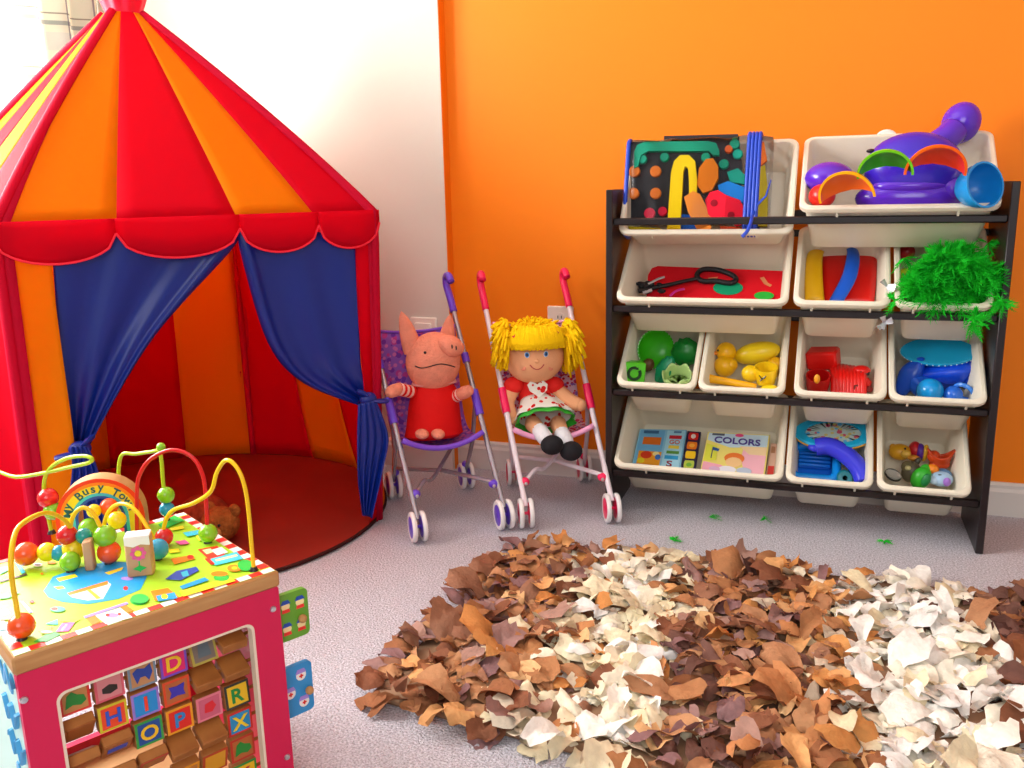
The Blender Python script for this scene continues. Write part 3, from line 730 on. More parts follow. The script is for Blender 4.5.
SH_ = {'g': ('#1f8a2e', [(-.4, -.3), (-.3, .25), (-.1, .38), (.1, .2), (.35, .1), (.42, -.15), (.2, -.3), (-.1, -.2)]), 'b': ('#2a2018', [(-.3, -.2), (-.3, 0), (0, .12), (.3, 0), (.3, -.2), (0, -.3)]),
       'n': ('#1d3f9e', [(-.4, .2), (-.2, .35), (.1, .25), (.35, .4), (.42, 0), (.25, -.35), (.1, -.1), (-.1, -.1), (-.25, -.35), (-.35, 0)]), 'k': ('#5a6a74', [(-.3, -.3), (-.2, .3), (.25, .3), (.3, -.3)]),
       'p': ('#3a2fb0', [(-.35, -.25), (-.25, 0), (-.35, .3), (0, .25), (.35, .32), (.28, 0), (.35, -.25), (0, -.2)]), 'u': ('#2a56c8', [(-.4, -.2), (-.4, .2), (.4, .25), (.4, -.15)]), 'r': ('#e02430', [(-.25, -.2), (-.2, .2), (.15, .28), (.3, 0), (.1, -.25)])}
mb0 = MB(); mb0.box((0, 0, 0), (ts, ts, .013), b=.0012); tile_me = mesh('tile', mb0, m_tile)
for j in range(7):
    zc = wz1-.006-rh*(j+.5)
    mb = MB(); mb.tube([(wa0-.01, .026, zc), (wa1+.01, .026, zc)], .0025, 6, M=CM); ob('tile_rod', mb, m_tile, cube)
    for i in range(6):
        bc, bg, sym, tilt = G[j][i]
        TMx = CM @ frame((wa0+.004+cw*(i+.5), .026, zc), (1, 0, 0), (0, 0, 1), (0, -1, 0)) @ rot('X', tilt)
        t = inst('letter_tile', tile_me, TMx, cube)
        if not bg: continue
        mb = MB(); ms = [mat('tp_'+(bc or bg), bc or bg, .4), mat('tp_'+bg, bg, .4)]
        mb.box((0, 0, .0067), (ts-.001, ts-.001, .0006), TMx, mi=0); mb.box((0, 0, .0071), (ts-.007, ts-.007, .0004), TMx, mi=1)
        if sym and sym[0] != '*':
            ms.append(mat('tp_'+sym[1:], sym[1:], .4)); text(mb, sym[0], .026, TMx @ TR((0, 0, .0075)), 2, 1.05)
        elif sym:
            c_, pl = SH_[sym[1]]; ms.append(mat('tp_'+c_, c_, .4)); mb.prism([(x*.028, y*.028) for x, y in pl], .0006, TMx @ TR((0, 0, .0072)), 2)
        ob('tile_print', mb, ms, t, smooth=False)
# two little doors standing open on the right side
def odoor(corners, m, nm, knobpx):
    P = [onfront(x, y) for x, y in corners]; cx = sum(p[0] for p in P)/4; cz = sum(p[1] for p in P)/4; x0 = CA+.001; x1 = max(P[1][0], P[2][0]); h = abs((P[0][1]+P[1][1])/2-(P[2][1]+P[3][1])/2)
    DM = CM @ frame(((x0+x1)/2, .02, cz), (1, 0, 0), (0, 0, 1), (0, -1, 0))
    mb = MB(); mb.prism(rrect(x1-x0, h, .007), .007, DM); d = ob('side_door', mb, m, cube)
    k = onfront(*knobpx); mb = MB(); mb.ell((0, 0, .006), (.006, .006, .005), CM @ frame((k[0], .011, k[1]), (1, 0, 0), (0, 0, 1), (0, -1, 0)) if False else None) if False else None
    mb = MB(); mb.ell(CM @ V((k[0], .009, k[1])), .0058); ob('knob', mb, m_mdf, d)
    return d, DM, x1-x0, h
d, DM, w_, h_ = odoor([(279, 597), (312, 594), (312, 641), (280, 646)], mat('door_green', '#67a82a', .4), 'g', (306, 621))
mb = MB()
for sx in (-.22, .24):
    for sy in (-.24, .24):
        c = (sx*w_, sy*h_)
        mb.prism(circ(.0062, 12, c[0], c[1]), .0004, DM @ TR((0, 0, .007)), PK.index('cream'))
        mb.prism([(c[0]-.0075, c[1]+.003), (c[0]+.0075, c[1]+.003), (c[0]+.004, c[1]+.0085), (c[0]-.004, c[1]+.0085)], .0005, DM @ TR((0, 0, .007)), PK.index('navy'))
        mb.prism([(c[0]-.006, c[1]-.009), (c[0]+.006, c[1]-.009), (c[0]+.005, c[1]-.004), (c[0]-.005, c[1]-.004)], .0005, DM @ TR((0, 0, .007)), PK.index('red'))
ob('door_print', mb, PL, d, smooth=False)
d, DM, w_, h_ = odoor([(286, 672), (316, 666), (318, 716), (288, 722)], mat('door_blue', '#2f93d6', .4), 'b', (313, 693))
mb = MB()
for c in ((.12*w_, .27*h_), (-.28*w_, -.02*h_), (.16*w_, -.28*h_)):
    mb.prism(circ(.0075, 14, c[0], c[1]), .0004, DM @ TR((0, 0, .007)), PK.index('white'))
    mb.prism([(c[0]-.008, c[1]+.003), (c[0]+.008, c[1]+.003), (c[0]+.005, c[1]+.009), (c[0]-.005, c[1]+.009)], .0005, DM @ TR((0, 0, .007)), PK.index('purple'))
    mb.box((c[0], c[1]-.001, .0077), (.006, .002, .0006), DM, mi=0); mb.box((c[0], c[1]-.001, .0077), (.002, .006, .0006), DM, mi=0)
ob('door_print', mb, PL, d, smooth=False)

# ================================================================ doll strollers
def mat_dots(name, base, cols, scale, size, rough=.8, trans=.15):
    m = bpy.data.materials.new(name); m.use_nodes = True; nt = m.node_tree; N = nt.nodes; L = nt.links; b = N['Principled BSDF']; b.inputs['Roughness'].default_value = rough
    b.inputs['Specular IOR Level'].default_value = .2
    tc = N.new('ShaderNodeTexCoord'); cur = None
    for i, (c, off) in enumerate(cols):
        mp = N.new('ShaderNodeMapping'); mp.inputs['Location'].default_value = (off, off*1.7, off*.6); L.new(tc.outputs['Object'], mp.inputs[0])
        v = N.new('ShaderNodeTexVoronoi'); v.inputs['Scale'].default_value = scale*(1+.25*i); L.new(mp.outputs[0], v.inputs['Vector'])
        lt = N.new('ShaderNodeMath'); lt.operation = 'LESS_THAN'; lt.inputs[1].default_value = size; L.new(v.outputs['Distance'], lt.inputs[0])
        x = N.new('ShaderNodeMix'); x.data_type = 'RGBA'; L.new(lt.outputs[0], x.inputs[0]); x.inputs[7].default_value = lin(c)
        if cur: L.new(cur, x.inputs[6])
        else: x.inputs[6].default_value = lin(base)
        cur = x.outputs[2]
    L.new(cur, b.inputs['Base Color']); return m
m_tyre = mat('white_wheel_plastic', '#f0ecec', .4)
def wheel_pair(M, c, hubm, par, nm='wheel'):
    for s in (-1, 1):
        WMx = M @ frame((c[0]+.0125*s, c[1], c[2]), (0, 1, 0), (0, 0, 1), (1, 0, 0))
        mb = MB(); mb.lathe([(.0265, -.005), (.031, -.0058), (.035, -.005), (.037, -.002), (.037, .002), (.035, .005), (.031, .0058), (.0265, .005), (.0265, -.005)], 26, WMx)
        w = ob(nm, mb, m_tyre, par)
        mb = MB(); mb.lathe([(0, .0066), (.005, .0066), (.007, .0052), (.0262, .0048), (.0266, 0), (.0262, -.0048), (.007, -.0052), (.005, -.0066), (0, -.0066)], 22, WMx); ob('hub_cap', mb, hubm, w)
    mb = MB(); mb.tube([M @ V((c[0]-.016, c[1], c[2])), M @ V((c[0]+.016, c[1], c[2]))], .004, 8); ob('axle', mb, hubm, par)
def stroller(cx, cy, yaw, tube, plastic, fabric, edge, label, shear):
    M = TR((cx, cy, 0)) @ rot('Z', yaw); t = thing('doll_stroller', (cx, cy, 0), label, 'stroller', 'doll strollers by the wall')
    hw = .108; yf, yr = -.165, .160; top = V((0, .125, .525)); bot = V((0, yf, .055))
    def tp(s, f): p = bot.lerp(top, f); return V((s*(hw+.004*f)+shear*f, p.y, p.z))
    for s in (-1, 1):
        mb = MB(); mb.tube([M @ tp(s, 0), M @ tp(s, 1)], .0068, 10); ob('frame_tube', mb, tube, t)
        hp = [tp(s, .96), tp(s, 1.02), tp(s, 1.06)+V((0, .004, 0)), tp(s, 1.09)+V((0, .012, .006)), tp(s, 1.10)+V((0, .006, .022)), tp(s, 1.08)+V((0, -.012, .036)), tp(s, 1.05)+V((0, -.022, .036))]
        mb = MB(); mb.tube([M @ p for p in spl(hp, 5)], .0095, 10); ob('handle', mb, plastic, t, ang=0)
        mb = MB(); jp = tp(s, .5); mb.tube([M @ tp(s, .44), M @ tp(s, .56)], .0105, 10); ob('clamp', mb, plastic, t)
        mb = MB(); mb.tube([M @ tp(s, .70), M @ tp(s, .745)], .0098, 10); ob('clamp', mb, plastic, t)
        mb = MB(); mb.tube([M @ (tp(s, .52)+V((0, .006, -.004))), M @ V((s*(hw-.004)+shear*.25, .05, .17)), M @ V((s*(hw-.006), yr, .05))], .006, 8); ob('rear_leg', mb, tube, t)
        for c in ((s*hw, yf, .0372), (s*(hw-.006), yr, .0372)): wheel_pair(M, c, plastic, t)
        mb = MB(); mb.ell(M @ (tp(s, .11)+V((-s*.010, .004, 0))), (.013, .011, .011)); mb.ell(M @ V((s*(hw-.010), yr-.012, .075)), (.010, .010, .010)); ob('brace_bracket', mb, plastic, t)
        mb = MB(); mb.lathe([(0, .002), (.0035, .002), (.0045, 0)], 10, M @ frame(tp(s, .11)+V((-s*.012, -.008, -.002)), (1, 0, 0), (0, 0, 1), (0, -1, 0))); ob('rivet', mb, mat('steel_rivet', '#dcdce0', .3, metal=.7), t)
    a = tp(-1, .11)+V((.012, .004, 0)); b = V((hw-.016, yr-.012, .075+.05))
    mb = MB(); mb.tube([M @ p for p in spl([a, a.lerp(b, .16)+V((0, 0, .012)), a.lerp(b, .3)+V((0, 0, -.002)), a.lerp(b, .5)+V((0, 0, .008)), b+V((0, .004, .05))], 5)], .0055, 8); ob('cross_brace', mb, tube, t, ang=0)
    a = tp(1, .11)+V((-.012, .004, .006)); b = V((-hw+.016, yr-.012, .085))
    mb = MB(); mb.tube([M @ a, M @ (a.lerp(b, .5)+V((0, 0, .012))), M @ b], .006, 8); ob('cross_brace', mb, tube, t)
    prof = spl([(0, .080, .475), (0, .102, .36), (0, .108, .26), (0, .085, .205), (0, .02, .198), (0, -.04, .212), (0, -.078, .228)], 4); np_ = len(prof)-1
    def seat(a, v):
        f = v*np_; i = min(int(f), np_-1); p = prof[i].lerp(prof[i+1], f-i); x = (a*2-1); c = 1-x*x
        return M @ V((x*(hw-.006)+shear*(p.z-.055)/.47, p.y+.02*c*(1-v), p.z-.030*c*max(0, (v-.35)/.65)-.012*c*(1-v)))
    mb = MB(); mb.grid(seat, 14, np_); st = ob('fabric_seat', mb, fabric, t, solid=.002, ang=0)
    mb = MB(); mb.tube([seat(a/16, 1) for a in range(17)], .007, 8); ob('front_edge', mb, edge, st, ang=0)
    mb = MB(); mb.tube([seat(a/16, 0) for a in range(17)], .004, 6); ob('top_edge', mb, edge, st, ang=0)
    return M
m_silver = mat('silver_tube', '#b5aeb6', .25, metal=.65)
m_wtube = mat('white_pink_tube', '#efe2ea', .3)
m_purp = mat('purple_plastic', '#6a3fd0', .35)
m_pkp = mat('hot_pink_plastic', '#f8125c', .35)
f_purp = mat_dots('purple_flower_fabric', '#9a62cc', [('#c84aa0', 0), ('#7a3fb8', 3.1), ('#d77ac0', 5.3)], 42, .35)
f_pink = mat_dots('pink_dot_fabric', '#f2c4d6', [('#e0447c', 0), ('#a060b8', 2.3), ('#d8283c', 4.4)], 55, .33)
SP = stroller(-.403, -.377, 38, m_silver, m_purp, f_purp, mat('purple_edge', '#7d48d0', .5), 'purple doll stroller with silver tubes carrying the pink plush pig', -.042)
SK = stroller(-.143, -.222, 26, m_wtube, m_pkp, f_pink, mat('pink_edge', '#f3a6cf', .5), 'pink and white doll stroller carrying the yarn haired doll', -.06)
def loc(M, px, py, yl):
    n = M.to_3x3() @ V((0, 1, 0)); return atP(px, py, M @ V((0, yl, 0)), n)
def limb(name, pts, rr, m, par, n=12):
    mb = MB(); P = spl(pts, 5); k = len(P); seg = len(rr)-1
    R_ = [rr[min(int(i/(k-1)*seg), seg-1)]+(rr[min(int(i/(k-1)*seg), seg-1)+1]-rr[min(int(i/(k-1)*seg), seg-1)])*(i/(k-1)*seg-min(int(i/(k-1)*seg), seg-1)) for i in range(k)]
    mb.tube(P, R_, n); mb.ell(P[0], R_[0]*.99, nu=12, nv=8); mb.ell(P[-1], R_[-1]*.99, nu=12, nv=8); return ob(name, mb, m, par, ang=0)

# ---------------------------------------------------------------- plush pig in a red dress
m_pig = mat('pig_plush', '#f2957a', .95, .1, var=.1, vscale=40, bump=.8, bscale=220)
m_dress = mat('red_dress_cloth', '#e3100e', .7, .2, bump=.4, bscale=90)
m_blk = mat('black_thread', '#1b1213', .6)
sd = SP.to_3x3() @ V((1, 0, 0)); sb = SP.to_3x3() @ V((0, 1, 0)); up = V((0, 0, 1))
pc = loc(SP, 434, 440, .01); pig = thing('plush_pig', pc, 'pink plush pig in a red dress sitting in the purple stroller', 'plush toy')
PR = SP.to_3x3().to_4x4()
def lz(M, px0, py0, px1, py1, yl): a = loc(M, px0, py0, yl); b = loc(M, px1, py1, yl); return a, b
b0 = loc(SP, 434, 437, .02); b1 = loc(SP, 434, 383, .035)
hgt = (b1-b0).length; axis = (b1-b0).normalized()
DMx = frame(b0, sd, axis.cross(sd).normalized(), axis)
mb = MB(); mb.lathe([(0, 0), (.066, .0), (.076, .008), (.072, .03), (.066, hgt*.6), (.060, hgt*.85), (.045, hgt+.006), (0, hgt+.012)], 28, DMx, sy=.72); dress = ob('dress', mb, m_dress, pig)
mb = MB(); mb.lathe([(.053, hgt-.004), (.059, hgt-.001), (.057, hgt+.005), (.049, hgt+.007)], 28, DMx, sy=.76); ob('collar', mb, mat('pale_collar', '#f2a9a0', .6), dress)
hc = loc(SP, 433, 362, .03)
def headf(d): return 1+.10*max(0, d.z)*max(0, d.x)-.03*max(0, -d.x)*max(0, d.z)
mb = MB(); mb.ell(hc, (.070, .058, .076), PR, 28, 18, fn=headf); head = ob('head', mb, m_pig, pig)
sn = loc(SP, 450, 346, .0); mb = MB(); mb.ell(sn, (.036, .04, .027), PR @ rot('Y', 20)); snout = ob('snout', mb, m_pig, head)
for dx in (450, 454):
    p = loc(SP, dx+2, 349-(454-dx)*.3-1, -.037); mb = MB(); mb.ell(p, (.0022, .003, .006), PR); ob('nostril', mb, m_blk, snout)
p = loc(SP, 425, 352.5, -.018); mb = MB(); mb.ell(p, .0035); ob('eye', mb, m_blk, head)
def surf(px, py, c, r, push=.001):
    # nearest point of an ellipsoid (axes of PR/SK frame) along the pixel ray
    Rm, cc_, rr_ = c[0], c[1], r; d = ray(px, py); o = CAM-cc_; o = Rm.inverted() @ o; d2 = Rm.inverted() @ d
    o2 = V([o[i]/rr_[i] for i in range(3)]); e = V([d2[i]/rr_[i] for i in range(3)]); a = e.dot(e); b = 2*o2.dot(e); q = b*b-4*a*(o2.dot(o2)-1)
    t = (-b-math.sqrt(max(0, q)))/(2*a); return CAM+d*(t-push)
R3 = PR.to_3x3(); pts = [surf(x, y, (R3, hc), (.0705, .0585, .0765), .0005) for x, y in ((415, 366), (421, 368), (428, 367), (435, 365), (441, 364), (448, 365), (455, 367))]
mb = MB(); mb.tube(spl(pts, 4), .0013, 6); ob('smile', mb, m_blk, head)
def ear(tip, basep, w, yl):
    a = loc(SP, *basep, yl); b = loc(SP, *tip, yl); ax_ = (b-a); L0 = ax_.length; ax_.normalize(); EM = frame(a, sd-ax_*sd.dot(ax_), ax_, None)
    mb = MB()
    def f(u, v):
        ww = w*(1-v)**.75*(.75+.6*v); th = 2*PI*u; return EM @ V((ww*math.cos(th), L0*v, .35*ww*math.sin(th)-.006*math.cos(th)**2*(1-v)))
    mb.grid(f, 16, 12, cu=True); e = ob('ear', mb, m_pig, head, ang=0)
    mb = MB(); mb.grid(lambda u, v: f(.5+.5*(.15+.7*u), .08+.8*v)+(-sb)*.0012, 8, 10); ob('ear_lining', mb, mat('pig_ear_lining', '#ea7c64', .95, .1), e, ang=0, normals=False)
ear((401, 311), (414, 352), .033, .03); ear((450, 314), (446, 350), .030, .03)
m_stripe = [m_dress, mat('pale_sleeve', '#f3c0b2', .9)]
for s, sh, wr, hnd in ((-1, (412, 392), (398, 389), (391, 392)), (1, (452, 398), (461, 394), (468, 391))):
    a, b, c = loc(SP, *sh, .02), loc(SP, *wr, -.01), loc(SP, *hnd, -.025)
    mb = MB(); P = [a.lerp(b, i/12) for i in range(13)]
    o0 = len(mb.f); mb.tube(P, .0165, 12)
    for q in range(o0, len(mb.f)): mb.mi[q] = ((q-o0)//12//2) % 2
    ob('sleeve', mb, m_stripe, pig); limb('hand', [b, c], [.0155, .0165, .015], m_pig, pig)
for x in (422, 438):
    p = loc(SP, x, 434, -.05); mb = MB(); mb.ell(p, (.017, .024, .012), PR); ob('foot', mb, m_pig, pig)

# ---------------------------------------------------------------- rag doll with yarn hair
m_skin = mat('doll_cloth_skin', '#f3b183', .9, .1, bump=.3, bscale=300)
m_yarn = mat('yellow_yarn', '#ffcf12', .9, .1)
m_bib = mat_dots('strawberry_cotton', '#eceae0', [('#d41c1c', 0), ('#e0342c', 2.7)], 46, .30)
DR = SK.to_3x3().to_4x4(); D3 = DR.to_3x3(); dx_ = D3 @ V((1, 0, 0)); db = D3 @ V((0, 1, 0))
dc = loc(SK, 540, 428, -.01); doll = thing('rag_doll', dc, 'rag doll with yellow yarn hair and red spotted dress in the pink stroller', 'doll')
hc = loc(SK, 534, 356, .0); hr = (.077, .062, .070)
mb = MB(); mb.ell(hc, hr, DR, 30, 20, fn=lambda d: 1+.05*max(0, -d.z)*(1-abs(d.z))); dh = ob('head', mb, m_skin, doll)
def fpt(x, y, push=.0006): return surf(x, y, (D3, hc), hr, push)
for x, y in ((527, 355), (546, 354)):
    for r, c, nm, ps in ((.0085, '#dfe9f2', 'eye_white', .0002), (.0065, '#2f80c8', 'iris', .0012), (.0035, '#12253f', 'pupil', .002)):
        p = fpt(x, y, ps); n = (p-hc).normalized(); mb = MB(); mb.ell(p, (r*.82, r, .0018), frame((0, 0, 0), n.cross(V((0, 0, 1))).normalized(), V((0, 0, 1)), n)); e = ob(nm, mb, mat('doll_'+nm, c, .35), dh)
mb = MB(); mb.ell(fpt(537, 361, -.002), .006); ob('nose', mb, m_skin, dh)
mb = MB(); mb.tube(spl([fpt(*q, .0004) for q in ((530, 365), (533, 368), (537, 369.5), (541, 368), (544, 364.5))], 4), .0014, 6); ob('mouth', mb, mat('doll_lip', '#c03a3c', .6), dh)
for x in (523, 551):
    p = fpt(x, 368, -.0012); n = (p-hc).normalized(); mb = MB(); mb.ell(p, (.009, .007, .0018), frame((0, 0, 0), n.cross(V((0, 0, 1))).normalized(), V((0, 0, 1)), n)); ob('cheek', mb, mat('doll_blush', '#ee9170', .9), dh)
# yarn hair: cap over the crown, fringe, and two bunches
rnd = random.Random(3); mb = MB(); hl = lambda a, b, c: hc+dx_*a+db*b+V((0, 0, c))
def strand(P, r=.0042): mb.tube(spl(P, 4), [r, r*1.1, r*.8], 5)
for i in range(90):   # fringe and crown
    a = -1.25+2.5*i/89; x = .072*math.sin(a)
    for row in range(3):
        top_ = hl(x*.5+rnd.uniform(-.006, .006), .02-.03*row, .082-.004*row+rnd.uniform(0, .006)); zc = .035+rnd.uniform(-.008, .006)
        yy = -.066*math.sqrt(max(.04, 1-(x/.085)**2))
        strand([top_, hl(x*.85, yy*.75-.01, .068+rnd.uniform(0, .01)), hl(x*1.05, yy-.008, zc)])
for i in range(120):  # back of the head
    a = rnd.uniform(0, PI); z = rnd.uniform(-.05, .06)
    strand([hl(.02*math.cos(a), .02*math.sin(a), .084), hl(.06*math.cos(a), .05*math.sin(a)+.01, .06), hl(.082*math.cos(a), .066*math.sin(a)+.005, z)])
for i in range(260):  # loose puffs over the crown
    a = rnd.uniform(-1.5, 1.5); b = rnd.uniform(-.9, .9); d = V((math.sin(a), math.sin(b)*.8, .25+math.cos(a)*math.cos(b))).normalized()
    q = hl(d.x*.074, d.y*.062, d.z*.074+.006); w2 = dx_*rnd.uniform(-.02, .02)+db*rnd.uniform(-.02, .01)
    strand([q, q+(dx_*d.x+db*d.y+V((0, 0, d.z)))*rnd.uniform(.008, .018)+w2*.5, q+(dx_*d.x+db*d.y+V((0, 0, d.z)))*rnd.uniform(.010, .024)+w2], .0036)
ob('yarn_hair', mb, m_yarn, dh, ang=0)
for bpx, s in (((510, 337), -1), ((562, 337), 1)):
    c = loc(SK, *bpx, -.012); mb = MB()
    for i in range(190):
        th = rnd.uniform(0, 2*PI); ph = rnd.uniform(-.9, 1.0)
        d = dx_*(s*rnd.uniform(.15, 1.0))+V((0, 0, 1))*math.sin(th)*.95+db*(math.cos(th)*.75)
        d.normalize(); L0 = rnd.uniform(.040, .070); sag = V((0, 0, -.018-.03*(rnd.random() if s > 0 else .35*rnd.random())))
        mb.tube(spl([c, c+d*L0*.6+V((0, 0, .006)), c+d*L0+sag], 3), [.004, .0046, .0034], 5)
    bn = ob('yarn_bunch', mb, m_yarn, dh, ang=0)
    p = loc(SK, bpx[0]+7*(-s), bpx[1]-2, -.052); mb = MB(); mb.tube([p-dx_*.01-V((0, 0, .006)), p+dx_*.008+V((0, 0, .008))], .0045, 8); ob('hair_tie', mb, mat('hair_tie_red', '#cc2412', .6), bn)
# dress
b0 = loc(SK, 540, 408, .015); b1 = loc(SK, 535, 374, .02); axd = (b1-b0).normalized(); hh = (b1-b0).length; QM = frame(b0, dx_, axd.cross(dx_).normalized(), axd)
mb = MB(); mb.lathe([(0, 0), (.052, 0), (.054, .012), (.050, hh*.6), (.043, hh*.9), (.026, hh+.008), (0, hh+.01)], 24, QM, sy=.72); bod = ob('bodice', mb, mat('red_bodice', '#ea1c14', .8), doll)
mb = MB()
hp = [(0, -.022), (.022, -.004), (.026, .012), (.016, .022), (.004, .016), (0, .012), (-.004, .016), (-.016, .022), (-.026, .012), (-.022, -.004)]
bc_ = loc(SK, 538, 389, -.028); mb.prism(hp, .003, frame(bc_, dx_, axd, None)); ob('spotted_bib', mb, m_bib, bod)
sk0 = loc(SK, 545, 419, -.035); sk1 = loc(SK, 540, 402, .005); axs = (sk1-sk0).normalized(); hs = (sk1-sk0).length; KM = frame(sk0, dx_, axs.cross(dx_).normalized(), axs)
def skirt(r0, r1, z0, z1, am):
    def f(u, v):
        th = 2*PI*u; r = (r0+(r1-r0)*v)*(1+am*(1-v)*math.sin(th*9)); return KM @ V((r*math.cos(th), r*.72*math.sin(th), z0+(z1-z0)*v))
    return f
mb = MB(); mb.grid(skirt(.078, .050, 0, hs+.004, .05), 72, 6, cu=True); skt = ob('skirt', mb, m_bib, doll, solid=.0015, ang=0)
mb = MB(); mb.grid(skirt(.076, .070, -.012, .006, .07), 72, 4, cu=True); ob('green_petticoat', mb, mat('green_satin', '#2fae2c', .45), skt, solid=.0015, ang=0)
limb('arm', [loc(SK, 513, 388, .01), loc(SK, 507, 402, -.005), loc(SK, 512, 419, -.02)], [.021, .020, .016], m_skin, doll)
limb('arm', [loc(SK, 557, 390, .005), loc(SK, 570, 401, -.02), loc(SK, 580, 405, -.035)], [.021, .020, .017], m_skin, doll)
for q in ((514, 385, 1), (554, 385, -1)):
    p = loc(SK, q[0], q[1], .005); mb = MB(); mb.ell(p, (.027, .026, .022), DR); ob('puff_sleeve', mb, mat('red_bodice', '#ea1c14', .8), bod)
for (a, b, c, sh) in (((533, 424), (540, 431), (545, 438), (552, 445)), ((558, 424), (562, 434), (566, 442), (571, 451))):
    limb('leg', [loc(SK, *a, -.03), loc(SK, *b, -.075)], [.022, .020, .019], m_skin, doll)
    limb('sock', [loc(SK, *b, -.074), loc(SK, *c, -.098)], [.0205, .0205, .020], mat('white_sock', '#e9e9ef', .9), doll)
    p = loc(SK, *sh, -.118); mb = MB(); mb.ell(p, (.029, .024, .025), DR, 20, 14); ob('shoe', mb, mat('black_felt_shoe', '#121118', .85), doll)

# ================================================================ rag rug
RC = {'brown': ['#a06a48', '#b07a52', '#8a5840', '#b98560', '#9a6c54', '#c08e66'], 'dark': ['#6e4c42', '#5e403a', '#7c584e', '#88624e'], 'cream': ['#efe3c2', '#f3ead2', '#e6d8b4', '#f0e6c6', '#e2d5be'],
      'tan': ['#d89a5c', '#e0a970', '#cf8c50', '#e6b884', '#c98a5a'], 'white': ['#faf6ec', '#f4f1ea', '#fdfaf2', '#eceae6', '#f6f0de'], 'mauve': ['#a07c76', '#8e6a6a', '#b08a7c']}
RM = {}
for k, l in RC.items():
    for i, c in enumerate(l): RM[k, i] = mat('rag_%s_%d' % (k, i), c, .85, .15, var=.12, vscale=60, trans=.12, bump=.5, bscale=140)
rr_ = random.Random(11)
ra = [V((-.175, -1.205, 0)), V((1.12, -1.34, 0)), V((1.16, -.50, 0)), V((-.145, -.52, 0))]
def rugp(a, b): return ra[0].lerp(ra[1], a).lerp(ra[3].lerp(ra[2], a), b)
rug = thing('rag_rug', rugp(.5, .5), 'shaggy rag rug of brown, tan and cream fabric scraps on the carpet', 'rug')
mb = MB(); mb.grid(lambda u, v: rugp(u, v)+V((0, 0, .006+.004*math.sin(u*30)*math.sin(v*22))), 30, 20); ob('backing', mb, mat('rug_backing', '#8a6a50', .95), rug, solid=.006)
def band(x, y):
    x2 = x+rr_.gauss(0, .022)+.02*math.sin(y*7)
    if x2 < .04: p = [('brown', 8), ('mauve', 2), ('tan', 1.2), ('cream', .5 if x2 > -.05 else 0)]
    elif x2 < .085: p = [('brown', 3), ('cream', 3), ('tan', 2), ('mauve', 1)]
    elif x2 < .27: p = [('cream', 8), ('white', 2), ('tan', .9), ('brown', .4)]
    elif x2 < .47: p = [('brown', 7), ('mauve', 3.2), ('dark', 1.6), ('tan', 1.6)]
    elif x2 < .575: p = [('tan', 6), ('brown', 3), ('cream', .8), ('mauve', .6)]
    elif x2 < .81: p = [('white', 9), ('cream', 2)]
    else: p = [('dark', 6), ('brown', 3), ('mauve', 1)]
    t = rr_.random()*sum(w for _, w in p)
    for k, w in p:
        t -= w
        if t <= 0: break
    return k, rr_.randrange(len(RC[k]))
def scrap(L, w, n=6, m=4):
    # a curled leaf-like scrap of cloth rooted at the origin, growing along +x and up
    el0 = rr_.uniform(.35, 1.15); bend = rr_.uniform(-2.6, -.9); curl = rr_.uniform(-1.1, 1.1); tw = rr_.uniform(-.9, .9); ph = rr_.uniform(0, 6); kind = rr_.random()
    vs = []; x = z = 0.
    for i in range(n+1):
        t = i/n; e = el0+bend*t
        if i: x += L/n*math.cos(e); z += L/n*math.sin(e)
        ww = w*(.35+.65*min(1, t*2.2))*(1-.35*max(0, t-.75)/.25 if kind > .3 else 1-.7*max(0, t-.6)/.4)*(1+.12*math.sin(9*t+ph))
        for j in range(m+1):
            s = j/m*2-1; off = curl*ww*(s*s)*.6+.22*w*math.sin(3.4*s+6*t+ph)+.12*w*math.sin(7*s-9*t+2*ph); a = tw*t
            yy = s*ww*math.cos(a)-off*math.sin(a)*.5; zz = s*ww*math.sin(a)+off
            vs.append(V((x-zz*math.sin(e)*.7+(.12*L*s*s*(-1 if kind < .25 else .35) if i == n else 0), yy, max(.0, z)+zz*math.cos(e)*.8)))
    fs = [(i*(m+1)+j, i*(m+1)+j+1, (i+1)*(m+1)+j+1, (i+1)*(m+1)+j) for i in range(n) for j in range(m)]
    return vs, fs
spots = []
gx, gy = 52, 36
for i in range(gx):
    for j in range(gy):
        a = (i+.5+rr_.uniform(-.6, .6))/gx; b = (j+.5+rr_.uniform(-.6, .6))/gy
        e = .012*rr_.random(); p = rugp(min(1, max(0, a)), min(1, max(0, b))); spots.append((p, a, b))
def place(p, a, b, big):
    L = rr_.uniform(.036, .070)*(1.3 if big else 1); w = rr_.uniform(.012, .028)*(1.3 if big else 1)
    az = rr_.uniform(0, 2*PI)
    # scraps at the border lie outward
    if a < .03: az = PI+rr_.uniform(-.8, .8)
    if b < .03: az = -PI/2+rr_.uniform(-.8, .8)
    if b > .97: az = PI/2+rr_.uniform(-.8, .8)
    z = .006+(.012 if big else rr_.uniform(0, .008))
    return TR((p.x, p.y, z)) @ rot('Z', math.degrees(az)) @ rot('Y', rr_.uniform(-22, 10)), scrap(L, w)
shown = []
for s in spots:
    x, y = proj(s[0])
    if -20 < x < 1044 and y < 800: shown.append((s, (s[0]-CAM).length))
shown.sort(key=lambda t: t[1]); near = set(id(t[0]) for t in shown[::max(1, len(shown)//300)][:300])
rest = MB(); keys = list(RM); ki = {k: i for i, k in enumerate(keys)}
for s in spots:
    p, a, b = s; big = id(s) in near; M, (vs, fs) = place(p, a, b, big); k = band(p.x, p.y)
    if big:
        mb = MB(); mb.add(vs, fs); me = mesh('fabric_scrap', mb, RM[k], True, normals=False, ang=0)
        inst('fabric_scrap', me, M, rug)
    else: rest.add(vs, fs, ki[k], M)
